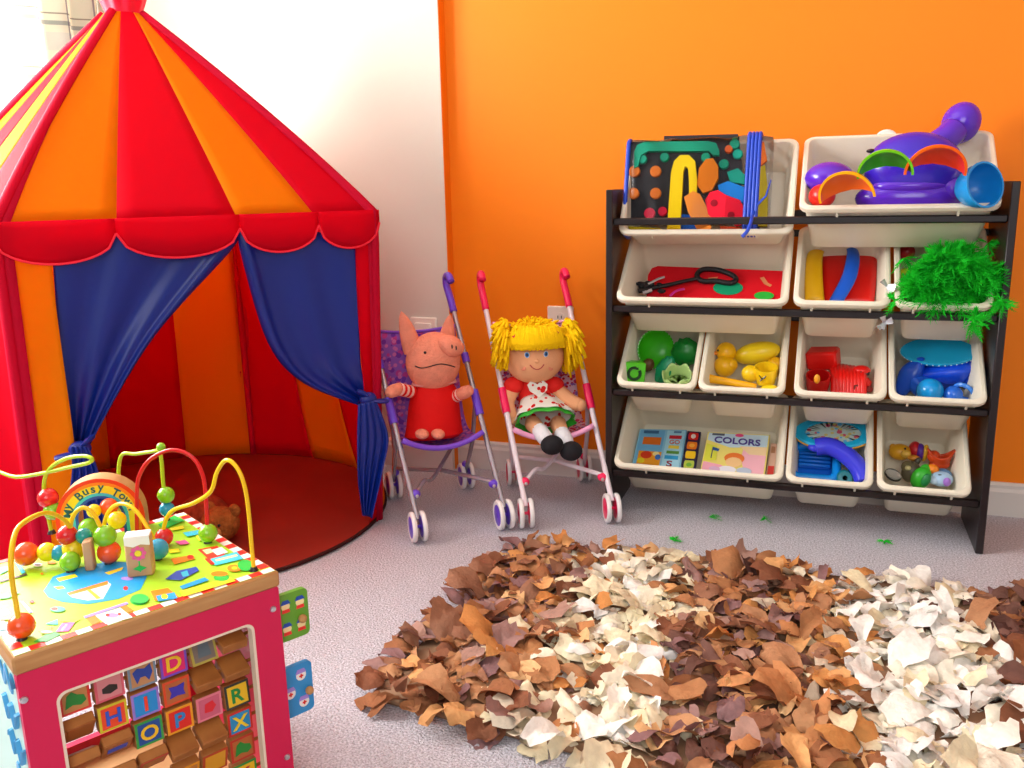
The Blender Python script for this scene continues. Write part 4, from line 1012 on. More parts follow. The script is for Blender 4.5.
ob('scrap_pile', rest, [RM[k] for k in keys], rug, kind='stuff', normals=False, ang=0)

# fallen tufts of green feather on the carpet
m_feather = mat('green_feather', '#2fe63a', .8, .2, trans=.4, col2='#17c030', vscale=30)
def feather(mb, p, d, L, n=9, w=.012, rnd=rr_):
    d = d.normalized(); u = d.cross(V((rnd.uniform(-1, 1), rnd.uniform(-1, 1), rnd.uniform(-1, 1)))).normalized(); v = d.cross(u); sag = V((0, 0, -L*.35))
    for i in range(n):
        t = (i+1)/n; q = p+d*(L*t)+sag*t*t
        for s in (-1, 1):
            e = q+(u*s*w*math.sin(PI*min(.95, t*.85+.1))+d*w*.9)+v*rnd.uniform(-.003, .003)
            wd_ = v*.0012+d*.0016; mb.add([q-wd_, q+wd_, e], [(0, 1, 2)])
    mb.add([p-u*.0008, p+u*.0008, p+d*L+sag], [(0, 1, 2)])
for (x, y), lb in (((709, 517), 'green feather tuft lying on the carpet below the book bin'), ((766, 519), 'smaller green feather wisp on the carpet under the organizer'), ((674, 541), 'green feather wisp on the carpet at the edge of the rag rug'), ((884, 541), 'green feather wisp on the carpet near the organizer side panel')):
    mb = MB(); p = atZ(x, y, .006); k = .03 if x == 709 else .018
    for q in range(4): feather(mb, p, V((rr_.uniform(-1, 1), rr_.uniform(-1, 1), .25)), k, 6, .007)
    ob('feather_tuft', mb, m_feather, label=lb, cat='feather', group='fallen green feathers', normals=False, ang=0)

# ================================================================ contents of the bins
_spot0 = spot
DEEP = {'foam': .035, 'plates': .03, 'green': .035, 'yellow': .035, 'red': .035, 'blue': .035, 'books': .035, 'slide': .035, 'figs': .035}
def spot(key, x, y, n=-.05): return _spot0(key, x, y, n-DEEP.get(key, 0))
def plast(c, r=.3, **k): return mat('plastic_'+c.strip('#'), c, r, .5, **k)
def foam(c): return mat('foam_'+c.strip('#'), c, .8, .2)
def pxm(p): return (V(p)-CAM).dot(_F)/FPX          # metres per pixel at a point
EX, EZ = V((1, 0, 0)), V((0, 0, 1)); VD = V((0, -1, 0))
def camframe(p, roll=0):                             # object-space frame turned to stand square to the viewer's side of the room
    f = (CAM-p).normalized(); x = EZ.cross(f).normalized(); y = f.cross(x); return frame(p, x, y, f) @ rot('Z', roll)
def one(name, mb, m, label, cat, group=None, **k): return ob(name, mb, m, label=label, cat=cat, group=group, **k)
def poly_slab(key, pts, n, t, m, name, par=None, label=None, cat=None, group=None):
    M = BINS[key]; Mi = M.inverted(); P = [Mi @ spot(key, x, y, n) for x, y in pts]
    mb = MB(); mb.prism([(p.x, p.y) for p in P], t, M @ TR((0, 0, n-DEEP.get(key, 0)-t))); return ob(name, mb, m, par, label, cat, group, smooth=False)
def in_poly(key, pts, n, col_mb, mi, lift):
    M = BINS[key]; Mi = M.inverted(); P = [Mi @ spot(key, x, y, n) for x, y in pts]
    col_mb.prism([(p.x, p.y) for p in P], .0006, M @ TR((0, 0, n-DEEP.get(key, 0)+lift)), mi)

# ---- clear zip bag of foam toys
BO = V((0, -.232, .708)); BU = V((0, .26, .966)); BB = V((0, .966, -.26))
def bg(px, py, d=0): return atP(px, py, BO+BB*d, BB)
bl, br = bg(625, 200, 0).x, bg(770, 200, .03).x; bt = (bg(700, 136, .0)-BO).dot(BU)
BGM = frame((bl, BO.y, BO.z), EX, BU, -BB); bw_, bh_, bd_ = br-bl, bt, .072
bag = thing('zip_bag', ((bl+br)/2, BO.y+.03, BO.z), 'clear vinyl zip bag with blue piping full of foam pieces', 'bag')
m_film = bpy.data.materials.new('clear_vinyl'); m_film.use_nodes = True
_n = m_film.node_tree; _t = _n.nodes.new('ShaderNodeBsdfTransparent'); _t.inputs[0].default_value = (.96, .97, .98, 1); _g = _n.nodes.new('ShaderNodeBsdfGlossy'); _g.inputs['Roughness'].default_value = .12
_x = _n.nodes.new('ShaderNodeMixShader'); _f = _n.nodes.new('ShaderNodeFresnel'); _f.inputs[0].default_value = 1.22; _n.links.new(_f.outputs[0], _x.inputs[0])
_n.links.new(_t.outputs[0], _x.inputs[1]); _n.links.new(_g.outputs[0], _x.inputs[2]); _n.links.new(_x.outputs[0], _n.nodes['Material Output'].inputs[0])
def endloop(x, r=.02, n=5): return [BGM @ V((x, y, z)) for z, y in rrect(bd_+.004, bh_, r, n, -bd_/2, bh_/2)]
mb = MB(); loops = [endloop(bw_*i/10+.0) for i in range(11)]
for i, l in enumerate(loops):
    for p in l: mb.v.append(p+BB*(-.004*math.sin(i*1.7))+BU*(.003*math.sin(i*2.3+1)))
k = len(loops[0])
for i in range(10):
    for j in range(k): mb.f.append((i*k+j, i*k+(j+1) % k, (i+1)*k+(j+1) % k, (i+1)*k+j)); mb.mi.append(0)
mb.f += [tuple(range(k)), tuple(10*k+j for j in range(k))]; mb.mi += [0, 0]
ob('clear_film', mb, m_film, bag, ang=0)
m_pipe = mat('blue_piping', '#1646c8', .35)
mb = MB(); mb.tube(endloop(.001), .0055, 6, closed=True); ob('piping', mb, m_pipe, bag, ang=0)
xr = (BGM.inverted() @ bg(752, 190)).x
mb = MB()
for dx in (-.012, -.004, .004, .012): mb.tube([BGM @ V((xr+dx, y, z+.003)) for z, y in rrect(bd_+.012, bh_+.008, .02, 5, -bd_/2, bh_/2)], .0048, 6, closed=True)
zp = ob('zipper_band', mb, m_pipe, bag, ang=0)
mb = MB(); mb.tube(spl([bg(753, 212, -.012), bg(752, 218, -.05), bg(748, 230, -.066), bg(742, 237, -.068)], 4), .004, 6); mb.tube([bg(757, 205, -.008), bg(766, 196, -.012), bg(771, 180, -.008)], [.008, .006, .003], 6, flat=.4); ob('zipper_pull', mb, m_pipe, zp)
GF = 'foam pieces in the zip bag'
def inbag(poly, d, t, m, name, label, group=GF, par=None, cat='foam piece'):
    P = [BGM.inverted() @ bg(x, y, d) for x, y in poly]; mb = MB(); mb.prism([(p.x, p.y) for p in P], t, BGM @ TR((0, 0, -d-t)))
    return ob(name, mb, m, par, None if par else label, None if par else cat, None if par else group, ang=.5)
def peg(x, y, d, r, c, par, L=.010):
    p = bg(x, y, d); rr = r*pxm(p); mb = MB(); mb.lathe([(0, L), (rr*.85, L), (rr, L*.8), (rr, 0)], 14, frame(p, EX, BU, -BB)); ob('peg', mb, foam(c), par)
m_bk = foam('#2a2a2e')
b1_ = inbag([(627, 142), (712, 141), (716, 152), (716, 205), (708, 222), (630, 222), (625, 215)], .020, .012, m_bk, 'foam_board', 'black foam peg board with teal and orange pegs in the zip bag')
for x, y in ((643, 160), (665, 158), (706, 158)): peg(x, y, .020, 4.6, '#17a080', b1_)
for x, y in ((635, 172), (656, 172), (634, 194), (656, 194)): peg(x, y, .020, 5.6, '#f08030', b1_)
peg(650, 214, .020, 5.6, '#ee2a50', b1_); peg(663, 212, .020, 4.6, '#d01c3c', b1_)
b2_ = inbag([(664, 136), (738, 134), (742, 165), (740, 215), (724, 222), (700, 215), (716, 150), (664, 140)], .036, .010, foam('#333036'), 'foam_board', 'dark foam board with teal pegs behind the yellow arch in the zip bag')
for x, y, c in ((735, 145, '#17a080'), (738, 155, '#12a890'), (724, 165, '#17a080'), (729, 150, '#e2622a')): peg(x, y, .036, 5 if c != '#e2622a' else 4, c, b2_)
inbag([(634, 152), (637, 145), (645, 141.5), (708, 141), (716, 143), (719, 150), (719, 155), (713, 155), (709, 151), (648, 151), (641, 155), (638, 166), (634, 168)], .006, .012, foam('#129c7c'), 'foam_bar', 'teal foam bar along the top of the zip bag')
o = [(667, 229), (671, 172), (674, 161), (680, 155), (689, 155), (695, 161), (697, 180), (696, 205), (689, 205), (689, 180), (688, 168), (685, 166), (683, 172), (680, 229)]
inbag(o, .004, .012, foam('#f4d20e'), 'foam_arch', 'tall yellow foam arch in the zip bag')
inbag([(697, 185), (699, 168), (706, 159), (713, 158), (718, 166), (718, 178), (712, 190), (703, 193)], .010, .014, foam('#f0861a'), 'foam_oval', 'orange foam oval next to the yellow arch in the zip bag')
inbag([(684, 197), (693, 191), (700, 194), (711, 215), (711, 230), (697, 230), (688, 212)], .002, .010, foam('#f4963a'), 'foam_figure', 'long orange foam piece beside the red piece in the zip bag')
rf = inbag([(705, 200), (710, 192), (718, 190), (726, 195), (740, 200), (745, 210), (744, 224), (736, 226), (728, 220), (716, 222), (708, 214)], .0, .010, foam('#e41634'), 'foam_figure', 'red foam piece with holes beside the blue band in the zip bag')
for x, y in ((714, 203), (731, 215)): peg(x, y, -.0005, 3.4, '#8e0c22', rf, .001)
inbag([(718, 185), (728, 181), (744, 187), (749, 196), (744, 203), (728, 198), (719, 192)], .006, .010, foam('#1c86e0'), 'foam_piece', 'blue foam piece above the red foam piece in the zip bag')
inbag([(727, 172), (738, 168), (746, 176), (744, 184), (730, 182)], .022, .010, foam('#17a08a'), 'foam_piece', 'teal foam piece behind the blue foam piece in the zip bag')
inbag([(757, 168), (765, 165), (768, 190), (767, 226), (758, 226)], .020, .012, foam('#d8c030'), 'foam_piece', 'mustard yellow foam piece at the right end of the zip bag')
inbag([(757, 140), (764, 142), (767, 160), (760, 166), (756, 158)], .030, .012, foam('#e8742c'), 'foam_piece', 'orange foam piece high at the right end of the zip bag')
inbag([(624, 226), (660, 228), (664, 232), (630, 232)], .004, .010, foam('#cfc01e'), 'foam_piece', 'olive yellow foam piece at the bottom left of the zip bag')
inbag([(676, 218), (683, 214), (696, 216), (697, 229), (678, 229)], .018, .010, foam('#1d5fc8'), 'foam_piece', 'dark blue foam piece low between yellow and orange pieces in the zip bag')
inbag([(720, 226), (742, 227), (742, 232), (720, 232)], .012, .010, foam('#e0522a'), 'foam_piece', 'orange red foam strip at the bottom of the zip bag')

# ---- purple toy with scoops
oc = spot('octo', 913, 190, -.04)
octo = thing('scoop_toy', oc, 'glossy purple toy with a bulb neck and four coloured scoops in the top bin', 'toy')
m_vio = plast('#5a23c8', .22, coat=.3); m_ind = plast('#3a1fc0', .22, coat=.3)
p = spot('octo', 913, 168, .0); s_ = pxm(p)
mb = MB(); mb.ell(p, (46*s_, .055, 35*s_), None, 30, 18); body = ob('body', mb, m_ind, octo)
p2 = spot('octo', 908, 198, -.045); mb = MB(); mb.ell(p2, (50*s_, .042, 20*s_), None, 30, 16); mb.ell(p2+V((0, -.012, .026)), (36*s_, .032, 9*s_)); mb.ell(p2+V((.085, -.005, .016)), (14*s_, .026, 13*s_)); ob('base_tray', mb, m_vio, body)
def P3(x, y, n=.02): return spot('octo', x, y, n)
mb = MB(); P = [P3(928, 150, .0), P3(938, 143, .01), P3(947, 137, .015), P3(954, 130, .018)]; mb.tube(spl(P, 5), [.028, .020, .022, .030], 18)
mb.ell(P3(961, 123, .018), (18.5*s_, 18*s_, 21*s_), rot('Y', 18), 24, 16); ob('bulb_neck', mb, m_vio, octo, ang=0)
mb = MB(); mb.ell(P3(829, 178, .0), (24*s_, 22*s_, 16.5*s_), None, 24, 16); ob('side_bulb', mb, m_vio, octo)
mb = MB(); mb.ell(P3(822, 196, .0), (13*s_, 14*s_, 12*s_)); ob('red_foot', mb, plast('#e02218'), octo)
def scoop(x, y, n, R, H, mouth, c_out, c_in, roll=0):
    p = P3(x, y, n); z = V(mouth).normalized(); x_ = V((0, 0, 1)).cross(z).normalized(); M = frame(p, x_, z.cross(x_), z) @ rot('Z', roll); arc = PI*1.06 if c_out != '#1e9ae6' else 2*PI
    R *= s_; H *= s_
    pr = [(0, -H), (R*.45, -H*.93), (R*.8, -H*.62), (R*.96, -H*.25), (R, 0), (R*1.03, .001), (R*1.03, .004), (R*.94, .004)]; mb = MB(); mb.lathe(pr, 26, M, arc=arc); o = ob('scoop', mb, plast(c_out, .25), octo)
    pr = [(R*.94, .004), (R*.92, -H*.2), (R*.76, -H*.56), (R*.42, -H*.86), (0, -H*.92)]; mb = MB(); mb.lathe(pr, 26, M, arc=arc); ob('scoop_lining', mb, plast(c_in, .3), o)
scoop(847, 197, .045, 26, 17, (-.3, -1, -.5), '#ffae0c', '#f86a08', 2)
scoop(885, 174, .085, 24, 18, (-.06, -1, -.5), '#6fd016', '#2aa614', -2)
scoop(935, 172, .085, 26, 19, (.06, -1, -.5), '#ff6a12', '#f03408', -8)
scoop(984, 185, .04, 21, 28, (.75, -1, .25), '#1e9ae6', '#1287d8')
mb = MB(); mb.ell(P3(908, 161, .03), (6*s_, 5*s_, 5*s_)); ob('ribbed_button', mb, plast('#2aa0e0'), body)
for x, y in ((912, 139), (871, 151)): mb = MB(); mb.ell(P3(x, y, .035), (4.5*s_, 4*s_, 2.2*s_)); ob('eye', mb, plast('#1c1018'), body)
mb = MB(); q = P3(886, 141, -.02); mb.lathe([(0, .006), (.022, .006), (.026, .002), (.026, -.006), (0, -.006)], 24, camframe(q)); ld = one('white_lid', mb, plast('#e9ece4'), 'white round lid with a green mark behind the purple toy', 'lid')
mb = MB(); mb.lathe([(.004, .0068), (.010, .0068), (.011, .0062)], 18, camframe(q)); ob('green_mark', mb, plast('#3aa26a'), ld)

# ---- red foam board bin
fb_ = poly_slab('foam', [(652, 268), (658, 266), (784, 271), (786, 275), (784, 299), (646, 299), (648, 275)], -.052, .012, foam('#e01222'), 'foam_sheet', None, 'red foam sheet lying in the second row bin', 'foam sheet')
mb = MB(); in_poly('foam', [(728+15*math.cos(a*.4), 288+7*math.sin(a*.4)) for a in range(16)], -.050, mb, 0, 0); one('foam_disc', mb, foam('#16a070'), 'teal foam oval on the red foam sheet', 'foam piece', smooth=False)
mb = MB(); in_poly('foam', [(764+10*math.cos(a*.4), 296+4*math.sin(a*.4)) for a in range(16)], -.050, mb, 0, .001); one('foam_disc', mb, foam('#2fb03c'), 'small green foam oval at the bin rim on the red foam sheet', 'foam piece', smooth=False)
mb = MB(); in_poly('foam', [(760, 278), (764, 277), (768, 283), (772, 285), (770, 287), (764, 284)], -.051, mb, 0, .0); in_poly('foam', [(708, 278), (718, 277), (716, 280), (710, 281)], -.051, mb, 0, 0); ob('print_mark', mb, foam('#e08a5a'), fb_, smooth=False)
P4 = lambda x, y, n=-.042: spot('foam', x, y, n)
st = thing('eye_mask', P4(690, 288), 'black strap and mask tangle lying on the red foam sheet', 'strap')
mb = MB(); mb.tube(spl([P4(*q) for q in ((697, 275), (703, 269.5), (718, 270), (732, 275), (736, 280), (730, 283), (715, 281), (702, 281))], 5, True), .0065, 8, closed=True); ob('strap_loop', mb, mat('black_strap', '#121016', .6), st, ang=0)
mb = MB(); mb.tube(spl([P4(*q) for q in ((700, 278), (685, 281), (668, 285), (652, 288), (638, 291))], 5), [.007, .008, .009, .011], 8, flat=.6)
for i in range(14): mb.ell(P4(640+rr_.uniform(-3, 22), 288+rr_.uniform(-5, 5), -.042+rr_.uniform(0, .01)), (.011, .008, .006), rot('Z', rr_.uniform(0, 180)), 8, 6)
ob('strap_tail', mb, mat('black_strap', '#121016', .6), st, ang=0)
mb = MB(); mb.tube([P4(648, 284, -.03), P4(658, 279, -.028), (P4(664, 277, -.03))], .006, 6, flat=.5); mb.tube([P4(643, 293, -.03), P4(652, 290, -.028)], .004, 6); ob('grey_band', mb, mat('grey_elastic', '#b8b2b6', .7), st)
mb = MB(); mb.tube(spl([P4(670, 296, -.04), P4(676, 291, -.036), P4(684, 289, -.04)], 4), .006, 6, flat=.5); one('pink_ribbon', mb, mat('pink_ribbon', '#c81f8a', .5), 'magenta ribbon end beside the black strap', 'ribbon')

# ---- curved plates
def sheet(key, L, R, n, bul, m, name, label, cat, group):
    mb = MB(); l2 = spl([(x, y, 0) for x, y in L], 5); r2 = spl([(x, y, 0) for x, y in R], 5); nn = bdir(key)[2]
    def f(u, v):
        a = pw([(p.x, p.y) for p in l2], v); b = pw([(p.x, p.y) for p in r2], v)
        return spot(key, a[0]+(b[0]-a[0])*u, a[1]+(b[1]-a[1])*u, n)+nn*(bul*math.sin(PI*(.12+.76*v))-bul*.3*(2*u-1)**2)
    mb.grid(f, 8, 14); return ob(name, mb, m, None, label, cat, group, solid=.004, ang=0)
GP = 'curved plastic plates'
sheet('plates', [(812, 249), (807, 260), (805, 280), (805, 302)], [(826, 249), (822, 262), (822, 282), (824, 303)], -.045, .02, plast('#ffc30a', .35), 'curved_plate', 'yellow curved plastic plate in the second row bin', 'plate', GP)
sheet('plates', [(826, 249), (822, 262), (822, 282), (825, 303)], [(880, 249), (877, 262), (876, 282), (874, 303)], -.058, .012, plast('#ee1a14', .3), 'curved_plate', 'wide red curved plastic plate under the blue band', 'plate', GP)
sheet('plates', [(846, 249), (847, 258), (842, 280), (828, 304)], [(856, 249), (859, 262), (855, 284), (842, 304)], -.036, .018, plast('#1560dc', .35), 'curved_plate', 'narrow blue curved band lying over the red plate', 'plate', GP)

# ---- green feather boa
bc = spot('boa', 953, 280, .015); rb = random.Random(5); mb = MB(); s_b = pxm(bc)
pth = []
for i in range(26):
    a = i*1.9; r = (.35+.6*rb.random()); pth.append(bc+EX*(math.cos(a)*r*40*s_b)+EZ*(math.sin(a)*r*33*s_b)+V((0, rb.uniform(-.03, .035), 0)))
core = spl(pth, 6)
mc = MB(); mc.tube(core, .006, 6)
for p in core:
    for q in range(15):
        d = V((rb.uniform(-1, 1), rb.uniform(-1.1, .7), rb.uniform(-1, 1))); feather(mb, p, d, rb.uniform(.02, .042), 8, .013, rb)
for (x, y) in ((975, 318), (972, 324), (978, 312), (1000, 300), (1003, 305), (988, 243), (895, 300), (904, 258)):
    p = spot('boa', x, y, .035)
    for q in range(9): feather(mb, p, V((rb.uniform(-1, 1), rb.uniform(-1, .2), rb.uniform(-1, .6))), .028, 7, .010, rb)
boa = thing('feather_boa', bc, 'fluffy bright green feather boa spilling out of the second row bin', 'boa')
ob('cord', mc, m_feather, boa, ang=0); ob('feathers', mb, m_feather, boa, kind='stuff', normals=False, ang=0)
for (x, y, c, lb) in ((905, 276, '#e4e022', 'yellow plastic ball peeking out under the green boa'), (907, 252, '#c01a2a', 'dark red ball in the bin behind the green boa')):
    mb = MB(); mb.ell(spot('boa', x, y, -.035), .018); one('toy_ball', mb, plast(c), lb, 'ball')
for (x, y, lb) in ((887, 286, 'crumpled silver foil tag between the plate bin and the boa bin'), (885, 323, 'small silver foil tag hanging below the plate bin rim')):
    mb = MB(); p = _spot0('plates', x, y, .004); rb2 = random.Random(x)
    for q in range(5): d = V((rb2.uniform(-1, 1), -.3, rb2.uniform(-.7, .7))).normalized(); w_ = d.cross(VD).normalized()*.006; mb.add([p-w_*.5, p+w_*.5, p+d*.018+w_+VD*.004, p+d*.018-w_+VD*.002], [(0, 1, 2, 3)])
    one('foil_tag', mb, mat('silver_foil', '#d2d4d8', .25, metal=.7), lb, 'tag', 'silver foil tags', normals=False, smooth=False, solid=.0004)

# ---- green bin
S = lambda k: (lambda x, y, n=-.05: spot(k, x, y, n))
sg = S('green')
def bowl(p, R, H, axis, m, name, label, cat, dots=None, par=None, nl=26):
    z = V(axis).normalized(); x = z.cross(V((.3, 1, .2))).normalized(); M = frame(p, x, z.cross(x), z)
    mb = MB(); mb.lathe([(0, -H), (R*.5, -H*.92), (R*.85, -H*.5), (R, 0), (R*.95, .001), (R*.8, -H*.45), (R*.45, -H*.82), (0, -H*.9)], nl, M); o = ob(name, mb, m, par, label, cat)
    if dots:
        mb = MB()
        for i in range(34): a = 2*PI*i/34; mb.ell(M @ V((R*.985*math.cos(a), R*.985*math.sin(a), .001)), .0016, None, 6, 4)
        ob('dotted_rim', mb, plast(dots), o)
    return o
bowl(sg(656, 349, -.035), .052, .026, (.55, -.8, .1), plast('#3cc018', .3), 'toy_bowl', 'green toy bowl with white dotted rim in the green bin', 'bowl', '#e8f4e0')
p = sg(634, 373, .002); M = camframe(p, -3) @ rot('Y', 10) @ rot('X', 8); mb = MB(); mb.box((0, 0, -.018), (.056, .054, .046), M, b=.003); lb_ = one('letter_block', mb, plast('#58d022', .35), 'lime green block with a dark ring mark in the green bin', 'block')
mb = MB(); mb.ring(M @ V((0, -.001, .0045)), M.to_3x3() @ V((1, 0, 0)), M.to_3x3() @ V((0, 1, 0)),   .0145, .0042, 20, 6, a0=1.3, a1=6.9); mb.box((.006, .012, .0045), (.007, .006, .002), M); ob('ring_mark', mb, plast('#0d3a12'), lb_)
def crinkle(d): return 1+.07*math.sin(d.x*11+d.z*7)+.05*math.sin(d.y*13+d.z*9)
mb = MB(); mb.ell(sg(686, 352, -.05), (.036, .03, .036), None, 20, 14, fn=crinkle); one('toy_pepper', mb, plast('#0f8a30', .35), 'dark green crinkled toy vegetable at the right of the green bin', 'toy food')
mb = MB(); mb.ell(sg(665, 370, -.045), (.022, .018, .038), rot('Y', 25), 18, 12, fn=crinkle); one('toy_leaf', mb, plast('#0f9a6a', .4), 'teal green leafy toy in front of the green bowl', 'toy food')
p = sg(678, 375, -.035); M = frame(p+V((0, 0, -.022)), EX, (0, .85, .5), None); mb = MB()
mb.grid(lambda u, v: M @ V(((.030+.006*v)*math.cos(2*PI*u), (.030+.006*v)*math.sin(2*PI*u), v*(.034+.006*math.cos(2*PI*u*6)))), 60, 5, cu=True)
mb.lathe([(0, .001), (.03, .001)], 30, M); one('crown_cup', mb, plast('#b9d88a', .45), 'pale green scalloped cup at the front of the green bin', 'cup', solid=.002, ang=0)
mb = MB(); mb.ell(sg(648, 365, -.06), (.016, .012, .018), rot('Y', 40), fn=crinkle); one('toy_acorn', mb, plast('#6a4a28', .5), 'brown toy nut beside the lime green block', 'toy food')

# ---- yellow bin
sy_ = S('yellow'); m_ye = plast('#ffc20e', .3); m_yb = plast('#f7d61c', .3)
d0 = sy_(725, 366, -.045); duck = thing('toy_duck', d0, 'small yellow toy duck standing in the yellow bin', 'toy animal')
s_ = pxm(d0)
mb = MB(); mb.ell(d0, (11*s_, 12*s_, 11*s_)); mb.ell(d0+V((.014, -.004, .004)), (7*s_, 8*s_, 7*s_)); ob('body', mb, m_ye, duck)
h0 = sy_(726, 352, -.03); mb = MB(); mb.ell(h0, 10*s_, None, 20, 14); hd_ = ob('head', mb, m_ye, duck)
mb = MB(); mb.ell(h0+V((-10*s_, -.008, -.002)), (5*s_, 4*s_, 2*s_)); ob('beak', mb, plast('#f08a18'), hd_)
mb = MB(); mb.ell(h0+V((-7*s_, -.016, .006)), .0028); ob('eye', mb, plast('#1c1018'), hd_)
def torpedo(d): return 1
p = sy_(757, 353, -.04); mb = MB(); mb.ell(p, (23*s_, 11*s_, 11*s_), rot('Y', -14), 24, 14); sq = one('toy_squash', mb, m_yb, 'plump yellow toy squash at the back of the yellow bin', 'toy food')
mb = MB(); mb.tube([p+rot('Y', -14) @ V((23*s_*math.cos(a*.3-2.2+PI/2+.6)*.98, -11*s_*.35, -11*s_*.9*math.sin(a*.3+.6))) for a in range(1, 9)], .0016, 5); ob('seam', mb, plast('#caa410'), sq)
P = [sy_(697, 375, -.02), sy_(712, 379, -.018), sy_(735, 383, -.02), sy_(756, 387, -.03)]; mb = MB(); mb.tube(spl(P, 5), [.012, .020, .021, .019, .008], 12); mb.ell(P[0], .012); one('toy_banana', mb, plast('#ffb90c', .35), 'yellow toy corn cob lying over the bin divider', 'toy food', ang=0)
p = sy_(766, 374, -.03); M = frame(p+V((0, 0, -.02)), EX, (0, .95, .3), None); mb = MB(); mb.lathe([(0, 0), (.022, 0), (.026, .02), (.028, .042), (.025, .042), (.02, .004)], 24, M); mb.ell(p+V((-.036, -.004, 0)), (.022, .02, .021)); cp = one('smiley_cup', mb, plast('#f9cf18', .3), 'yellow toy cup with a smile in the yellow bin', 'cup')
mb = MB(); q = p+V((0, -.034, .0)); mb.tube(spl([q+V((-.014, .004, .004)), q+V((-.006, 0, -.006)), q+V((.003, 0, .004)), q+V((-.012, .003, -.012))], 3), .0016, 5); ob('smile', mb, plast('#2a1a10'), cp)
mb = MB(); mb.ell(sy_(770, 389, -.03), (.022, .016, .01)); one('toy_lemon', mb, m_yb, 'yellow toy lemon half at the rim of the yellow bin', 'toy food')
mb = MB(); mb.ell(sy_(776, 367, -.05), (.024, .02, .024), fn=crinkle); one('toy_cheese', mb, plast('#f2b40c', .4), 'dark yellow lumpy toy behind the smiling cup', 'toy food')

# ---- red bin
sr = S('red'); m_rd = plast('#e3140f', .3); m_r2 = plast('#c40c0c', .35)
p = sr(822, 360, -.03); M = camframe(p, 8) @ rot('X', 20) @ rot('Y', -15); mb = MB(); mb.box((0, 0, -.012), (.072, .046, .05), M, b=.005); rh_ = one('red_box', mb, m_rd, 'red toy block with white dotted edge in the red bin', 'block')
mb = MB()
for i in range(12): mb.ell(M @ V((-.032+.0058*i, -.0225, .0135)), .0016, None, 6, 4)
ob('dotted_edge', mb, plast('#f2e6e0'), rh_)
p = sr(818, 380, -.035); M = frame(p+V((0, 0, -.03)), EX, (0, .9, .4), None); mb = MB(); mb.lathe([(0, 0), (.022, 0), (.027, .025), (.028, .05), (.025, .05), (.02, .004)], 24, M); cu_ = one('red_cup', mb, m_r2, 'red toy cup with an orange spot in the red bin', 'cup')
mb = MB(); mb.ell(sr(817, 379, .012), (.007, .004, .011)); ob('orange_spot', mb, plast('#f2a020'), cu_)
mb = MB()
for i in range(9): mb.tube(spl([sr(832+3.6*i, 365+i*.6, -.05), sr(834+3.6*i, 376, -.026), sr(834+3.6*i, 396, -.045)], 4), .0085, 8)
one('red_accordion', mb, m_rd, 'red ribbed plastic toy in the middle of the red bin', 'toy', ang=0)
c0_ = sr(862, 378, -.03); car = thing('toy_car', c0_, 'red toy car with a dark windscreen in the red bin', 'toy car')
M = camframe(c0_, -4) @ rot('Y', 25); mb = MB(); mb.box((0, -.012, -.015), (.050, .030, .05), M, b=.01); mb.box((0, .010, -.02), (.040, .026, .036), M, b=.01); mb.ell(M @ V((.004, .018, -.016)), (.02, .018, .012)); ob('body', mb, m_rd, car)
mb = MB(); mb.box((.006, .012, -.0015), (.022, .009, .003), M, b=.001); ob('windscreen', mb, plast('#1a0c0c', .2), car)
for sx in (-.016, .016): mb = MB(); mb.lathe([(0, .004), (.007, .004), (.008, 0), (0, 0)], 14, M @ TR((sx, -.024, .011))); ob('wheel', mb, plast('#7a0a0a'), car)
# ---- blue bin
sb_ = S('blue')
p = sb_(938, 353, -.01); M = frame(p, EX, (0, .82, .57), None) @ rot('Y', -2)
mb = MB(); mb.lathe([(0, -.016), (.05, -.014), (.074, -.005), (.081, .004), (.078, .008), (.05, .004), (0, .003)], 34, M, sy=.55); dc_ = one('toy_boat_dish', mb, plast('#17a9d8', .3), 'cyan oval dish with white dotted edge on top of the blue bin', 'dish')
mb = MB()
for i in range(40): a = 2*PI*i/40; mb.ell(M @ V((.0812*math.cos(a), .0812*.55*math.sin(a), .003)), .0015, None, 6, 4)
ob('dotted_edge', mb, plast('#e4f6fa'), dc_)
GB = 'blue toys in the blue bin'
for (x, y, n, r, c, nm, lb, kk) in ((930, 391, -.025, .029, '#1399e6', 'toy_ball', 'cyan ball at the front of the blue bin', 0), (953, 395, -.03, .021, '#2a6ad8', 'toy_ball', 'small shiny blue ball at the front of the blue bin', 0)):
    mb = MB(); mb.ell(sb_(x, y, n), r, None, 22, 16); one(nm, mb, plast(c, .12), lb, 'ball', GB)
for (x, y, n, r, ry, c, lb) in ((910, 376, -.04, (.024, .024, .05), 25, '#1550c8', 'dark blue elongated toy at the left of the blue bin'), (946, 372, -.04, (.066, .034, .03), -12, '#0f4ce0', 'large royal blue toy across the middle of the blue bin'), (972, 378, -.045, (.02, .02, .054), -6, '#0d3cb0', 'navy blue toy standing at the right of the blue bin'), (921, 386, -.05, (.036, .024, .024), 40, '#1c62e0', 'blue toy wedge behind the cyan ball'), (935, 379, -.06, (.07, .03, .026), 0, '#0a36a0', 'deep blue toy lying under the royal blue one')):
    mb = MB(); mb.ell(sb_(x, y, n), r, rot('Y', ry), 22, 14, fn=lambda d: 1+.06*math.sin(4*d.x)+.05*math.sin(6*d.z+1)); one('blue_toy', mb, plast(c, .28), lb, 'toy', GB)
mb = MB(); q = sb_(964, 392, -.03); mb.ring(q, (.8, 0, -.6), (.3, -.7, .6), .022, .005, 24, 8); one('toy_ring', mb, plast('#3f86e8', .25), 'blue ring leaning by the shiny blue ball', 'toy', GB)

